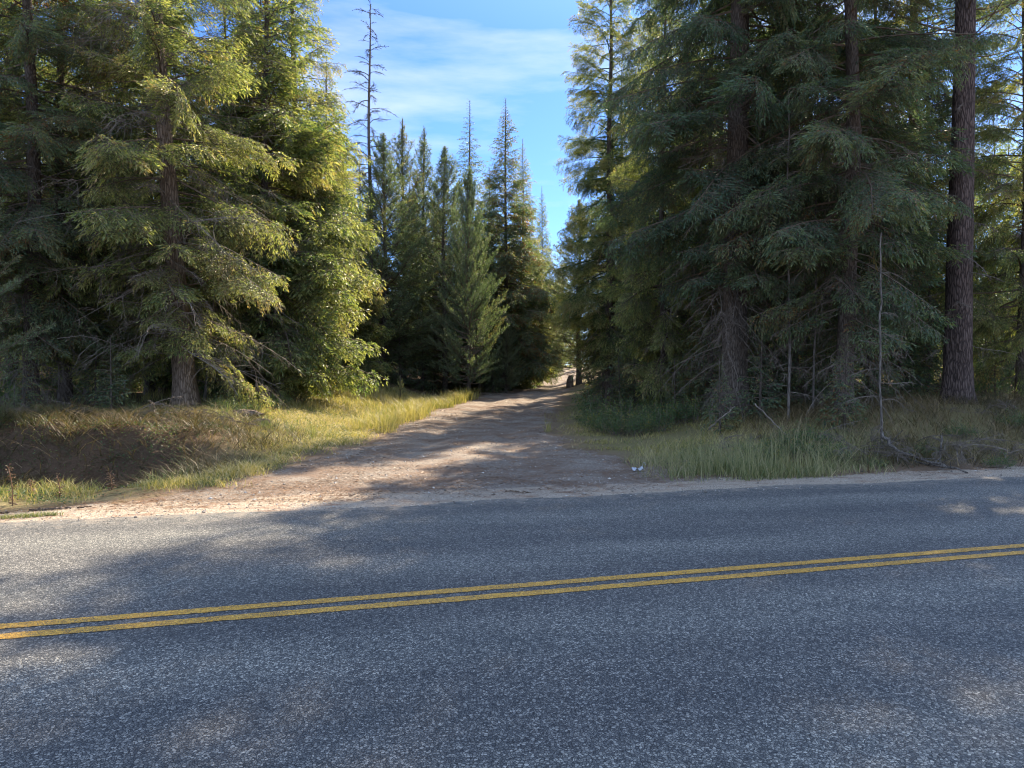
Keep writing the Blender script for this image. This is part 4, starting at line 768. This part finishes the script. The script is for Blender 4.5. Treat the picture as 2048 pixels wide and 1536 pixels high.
# brush piles: heaps of dead twigs
BR = fam(dead_branch, [.7, 1.1], 700, 3, droop=.25, n1=16, r0=.010)
def brush(px, d, n, R, seed, label):
    rs = np.random.RandomState(seed); Q = []
    for i in range(n):
        X, Y = rs.normal(0, R * .5, 2); x0, y0, z0 = G(px, d); tm = pick(BR, rs.uniform(.5, 1.2), rs); q, t, m = place(tm, (X, Y * .7, Hz(x0 + X, y0 + Y * .7) - z0 + rs.uniform(.02, .16)), rs.rand() * 6.28, rad(rs.uniform(-6, 28)), rs.uniform(.6, 1.1), rs.normal(0, .8)); Q.append(q)
    q = np.concatenate(Q); o = link('brush_pile', mesh_quads('brush_pile', q, np.zeros(len(q))), None, [M['dead_twig']]); o.location = G(px, d); tag(o, label, 'brush', 'dead brush on the banks')
for i, (px, d, n, R, lb) in enumerate([(1730, 13.2, 9, .6, 'dead brush heap left of the crooked bare stem'), (1810, 12.4, 10, .6, 'dead brush tangled beneath the upper end of the fallen pole'), (1880, 13.6, 11, .8, 'dead brush heap behind the broken grey stick'), (1950, 12.8, 11, .7, 'dead brush heap right of the fallen pole'), (2020, 13.6, 12, .8, 'dead brush heap at the right edge of the bank'), (1660, 13.8, 7, .6, 'dead brush behind the right end of the tall grass'), (1480, 14.4, 7, .6, 'dead brush in front of the largest shaded fir'), (1970, 16.5, 10, .8, 'dead brush at the foot of the thick pine'), (400, 14.9, 9, .5, 'dark brush on the ditch face under the pale fallen pole'), (300, 14.6, 8, .5, 'dark brush on the ditch face, middle'), (180, 14.4, 8, .6, 'dark brush on the ditch face toward the left edge'), (455, 15.6, 8, .4, 'dark brush at the right end of the ditch'), (60, 14.2, 7, .6, 'dark brush in the ditch at the far left'), (650, 34.5, 9, .8, 'dead brush at the dark back edge of the sunlit grass'), (980, 37, 8, .7, 'dead brush left of the track below the tallest spruce')]):
    brush(px, d, n, R, 800 + i, lb)
for i, (px, d, s, lb) in enumerate([(1845, 13.1, .5, 'small leafy weed clump behind the fallen pole'), (1925, 14.6, .6, 'leafy weed clump below the thick pine trunk'), (2000, 12.2, .45, 'small leafy weed clump low on the right bank near the road'), (1750, 12.1, .4, 'small leafy weed clump at the foot of the crooked stem'), (2035, 15.5, .7, 'leafy bush at the right edge of the bank')]):
    SH1.put(px, d, i * 2.2, s, lb, 'weed')
# cut stump
def stump(px, d, r, h, label, tilt=0):
    z = np.array([-.1, 0, .1, h * .6, h]); P = np.stack([z * tilt, z * 0, z], -1); e = empty('tree_stump', G(px, d)); tag(e, label, 'stump')
    link('bark', trunk_mesh('bark', P, np.full(5, r), 14, .10, int(px), .3), e, [M['bark']])
    a = np.linspace(0, 2 * math.pi, 15)[:-1]; rr = r * .96; Vt = [(tilt * h, 0, h * .985)] + [(tilt * h + math.cos(t) * rr, math.sin(t) * rr, h - .012) for t in a]
    link('cut_top', mesh_vf('cut_top', Vt, [(0, i + 1, (i + 1) % 14 + 1) for i in range(14)], False), e, [M['bark_snag']])
stump(533, 20.5, .10, .34, 'small dark cut stump in the sunlit weeds right of the leaning fir')
stump(325, 24.5, .12, .3, 'low cut stump deep in the shade left of the leaning fir trunk')
# root mass / rotten log by the bank end
def lump(name, px, d, r, label, seed, mat):
    import bmesh
    bm = bmesh.new(); bmesh.ops.create_icosphere(bm, subdivisions=4, radius=1); rs = np.random.RandomState(seed)
    for v_ in bm.verts:
        c = v_.co; k = 1 + .5 * float(fbm(c.x * 1.5 + seed, c.y * 1.5 + c.z, 4)) + .35 * float(fbm(c.x * 5 + seed, c.z * 5 + c.y * 3, 3)); v_.co = (c.x * r[0] * k, c.y * r[1] * k, c.z * r[2] * k)
    me = bpy.data.meshes.new(name); bm.to_mesh(me); bm.free(); o = link(name, me, None, [M[mat]]); o.location = G(px, d, r[2] * .3); tag(o, label, 'stump' if 'stump' in label else 'log'); return o
lump('rotten_stump', 622 - 100, 16.6, (.20, .16, .13), 'rotten grey stump piece at the right end of the left bank', 3, 'bark')
lump('rotten_log', 487, 17.0, (.42, .14, .13), 'dark rotten log just left of the rotten stump piece', 8, 'bark')
lump('upturned_root', 1140, 43, (.22, .2, .55), 'small dark upturned root standing beside the far end of the track', 12, 'bark')
# dead flower stalks on the left shoulder
def stalk(px, d, h, label, seed, head=.5):
    rs = np.random.RandomState(seed); e = empty('dead_weed', G(px, d)); tag(e, label, 'plant'); t = np.linspace(0, 1, 9); P = np.stack([.05 * h * np.sin(t * 3) - .05 * h * t * 2, 0 * t, h * t - .02], -1)
    q = tubes(P[None], np.linspace(.009, .004, 9)[None], 6); link('stem', mesh_quads('stem', q, np.full(len(q), .6)), e, [M['litter']])
    n = int(420 * h * head); tt = rs.uniform(1 - head, 1, n); b0 = np.stack([np.interp(tt, t, P[:, 0]), 0 * tt, h * tt], -1); d_ = rs.normal(0, 1, (n, 3)); d_[:, 2] = d_[:, 2] * .5 + .4; off = nrm(d_) * (rs.rand(n) * .06 * (1.2 - .5 * tt))[:, None]
    link('seed_head', mesh_quads('seed_head', leafq(b0 + off, d_, rs.uniform(.012, .035, n), rs.uniform(.008, .016, n), rs, 1), rs.uniform(.3, 1, n)), e, [M['litter']])
    n = 26; tt = rs.uniform(.02, .5, n); b0 = np.stack([np.interp(tt, t, P[:, 0]), 0 * tt, h * tt], -1); d_ = rs.normal(0, 1, (n, 3)); d_[:, 2] = -.2; link('dead_leaves', mesh_quads('dead_leaves', leafq(b0, d_, rs.uniform(.04, .10, n), rs.uniform(.012, .022, n), rs, 1), rs.uniform(.2, .9, n)), e, [M['litter']])
stalk(22, 9.15, .50, 'tall brown dead flower stalk on the left shoulder', 1, .36)
stalk(117, 9.75, .32, 'shorter pale dead flower stalk near the tall one', 2, .7)
stalk(221, 10.3, .26, 'small reddish dead weed in the verge right of the two stalks', 3, .8)
stalk(60, 9.9, .2, 'tiny dry weed behind the tall brown stalk', 4, .8)
# white scrap of litter
b = NB('white_plastic'); M['white'] = b.principled((.38, .40, .44), .5)
e = empty('plastic_scrap', G(1276, 12.05, .02), .2); tag(e, 'crumpled white plastic scrap on the ground left of the tall grass', 'litter')
g = 9; xs, ys = np.meshgrid(np.linspace(-.10, .10, g), np.linspace(-.045, .045, g)); zs = .022 * np.sin(xs * 60) * np.cos(ys * 70) + .02 + .25 * np.abs(xs) * (ys > 0); a = (np.arange(g - 1)[:, None] * g + np.arange(g - 1)).ravel()
me = mesh_vf('sheet', np.stack([xs, ys, zs], -1).reshape(-1, 3), np.stack([a, a + 1, a + g + 1, a + g], -1)); o = link('sheet', me, e, [M['white']]); md = o.modifiers.new('thick', 'SOLIDIFY'); md.thickness = .003
t = np.linspace(0, 1, 8); q = tubes(np.stack([.09 + .05 * t, .02 + .02 * np.sin(t * 4), .03 + .10 * np.sin(t * 2.6)], -1)[None], np.full((1, 8), .003), 5); link('strap', mesh_quads('strap', q, np.zeros(len(q))), e, [M['white']])
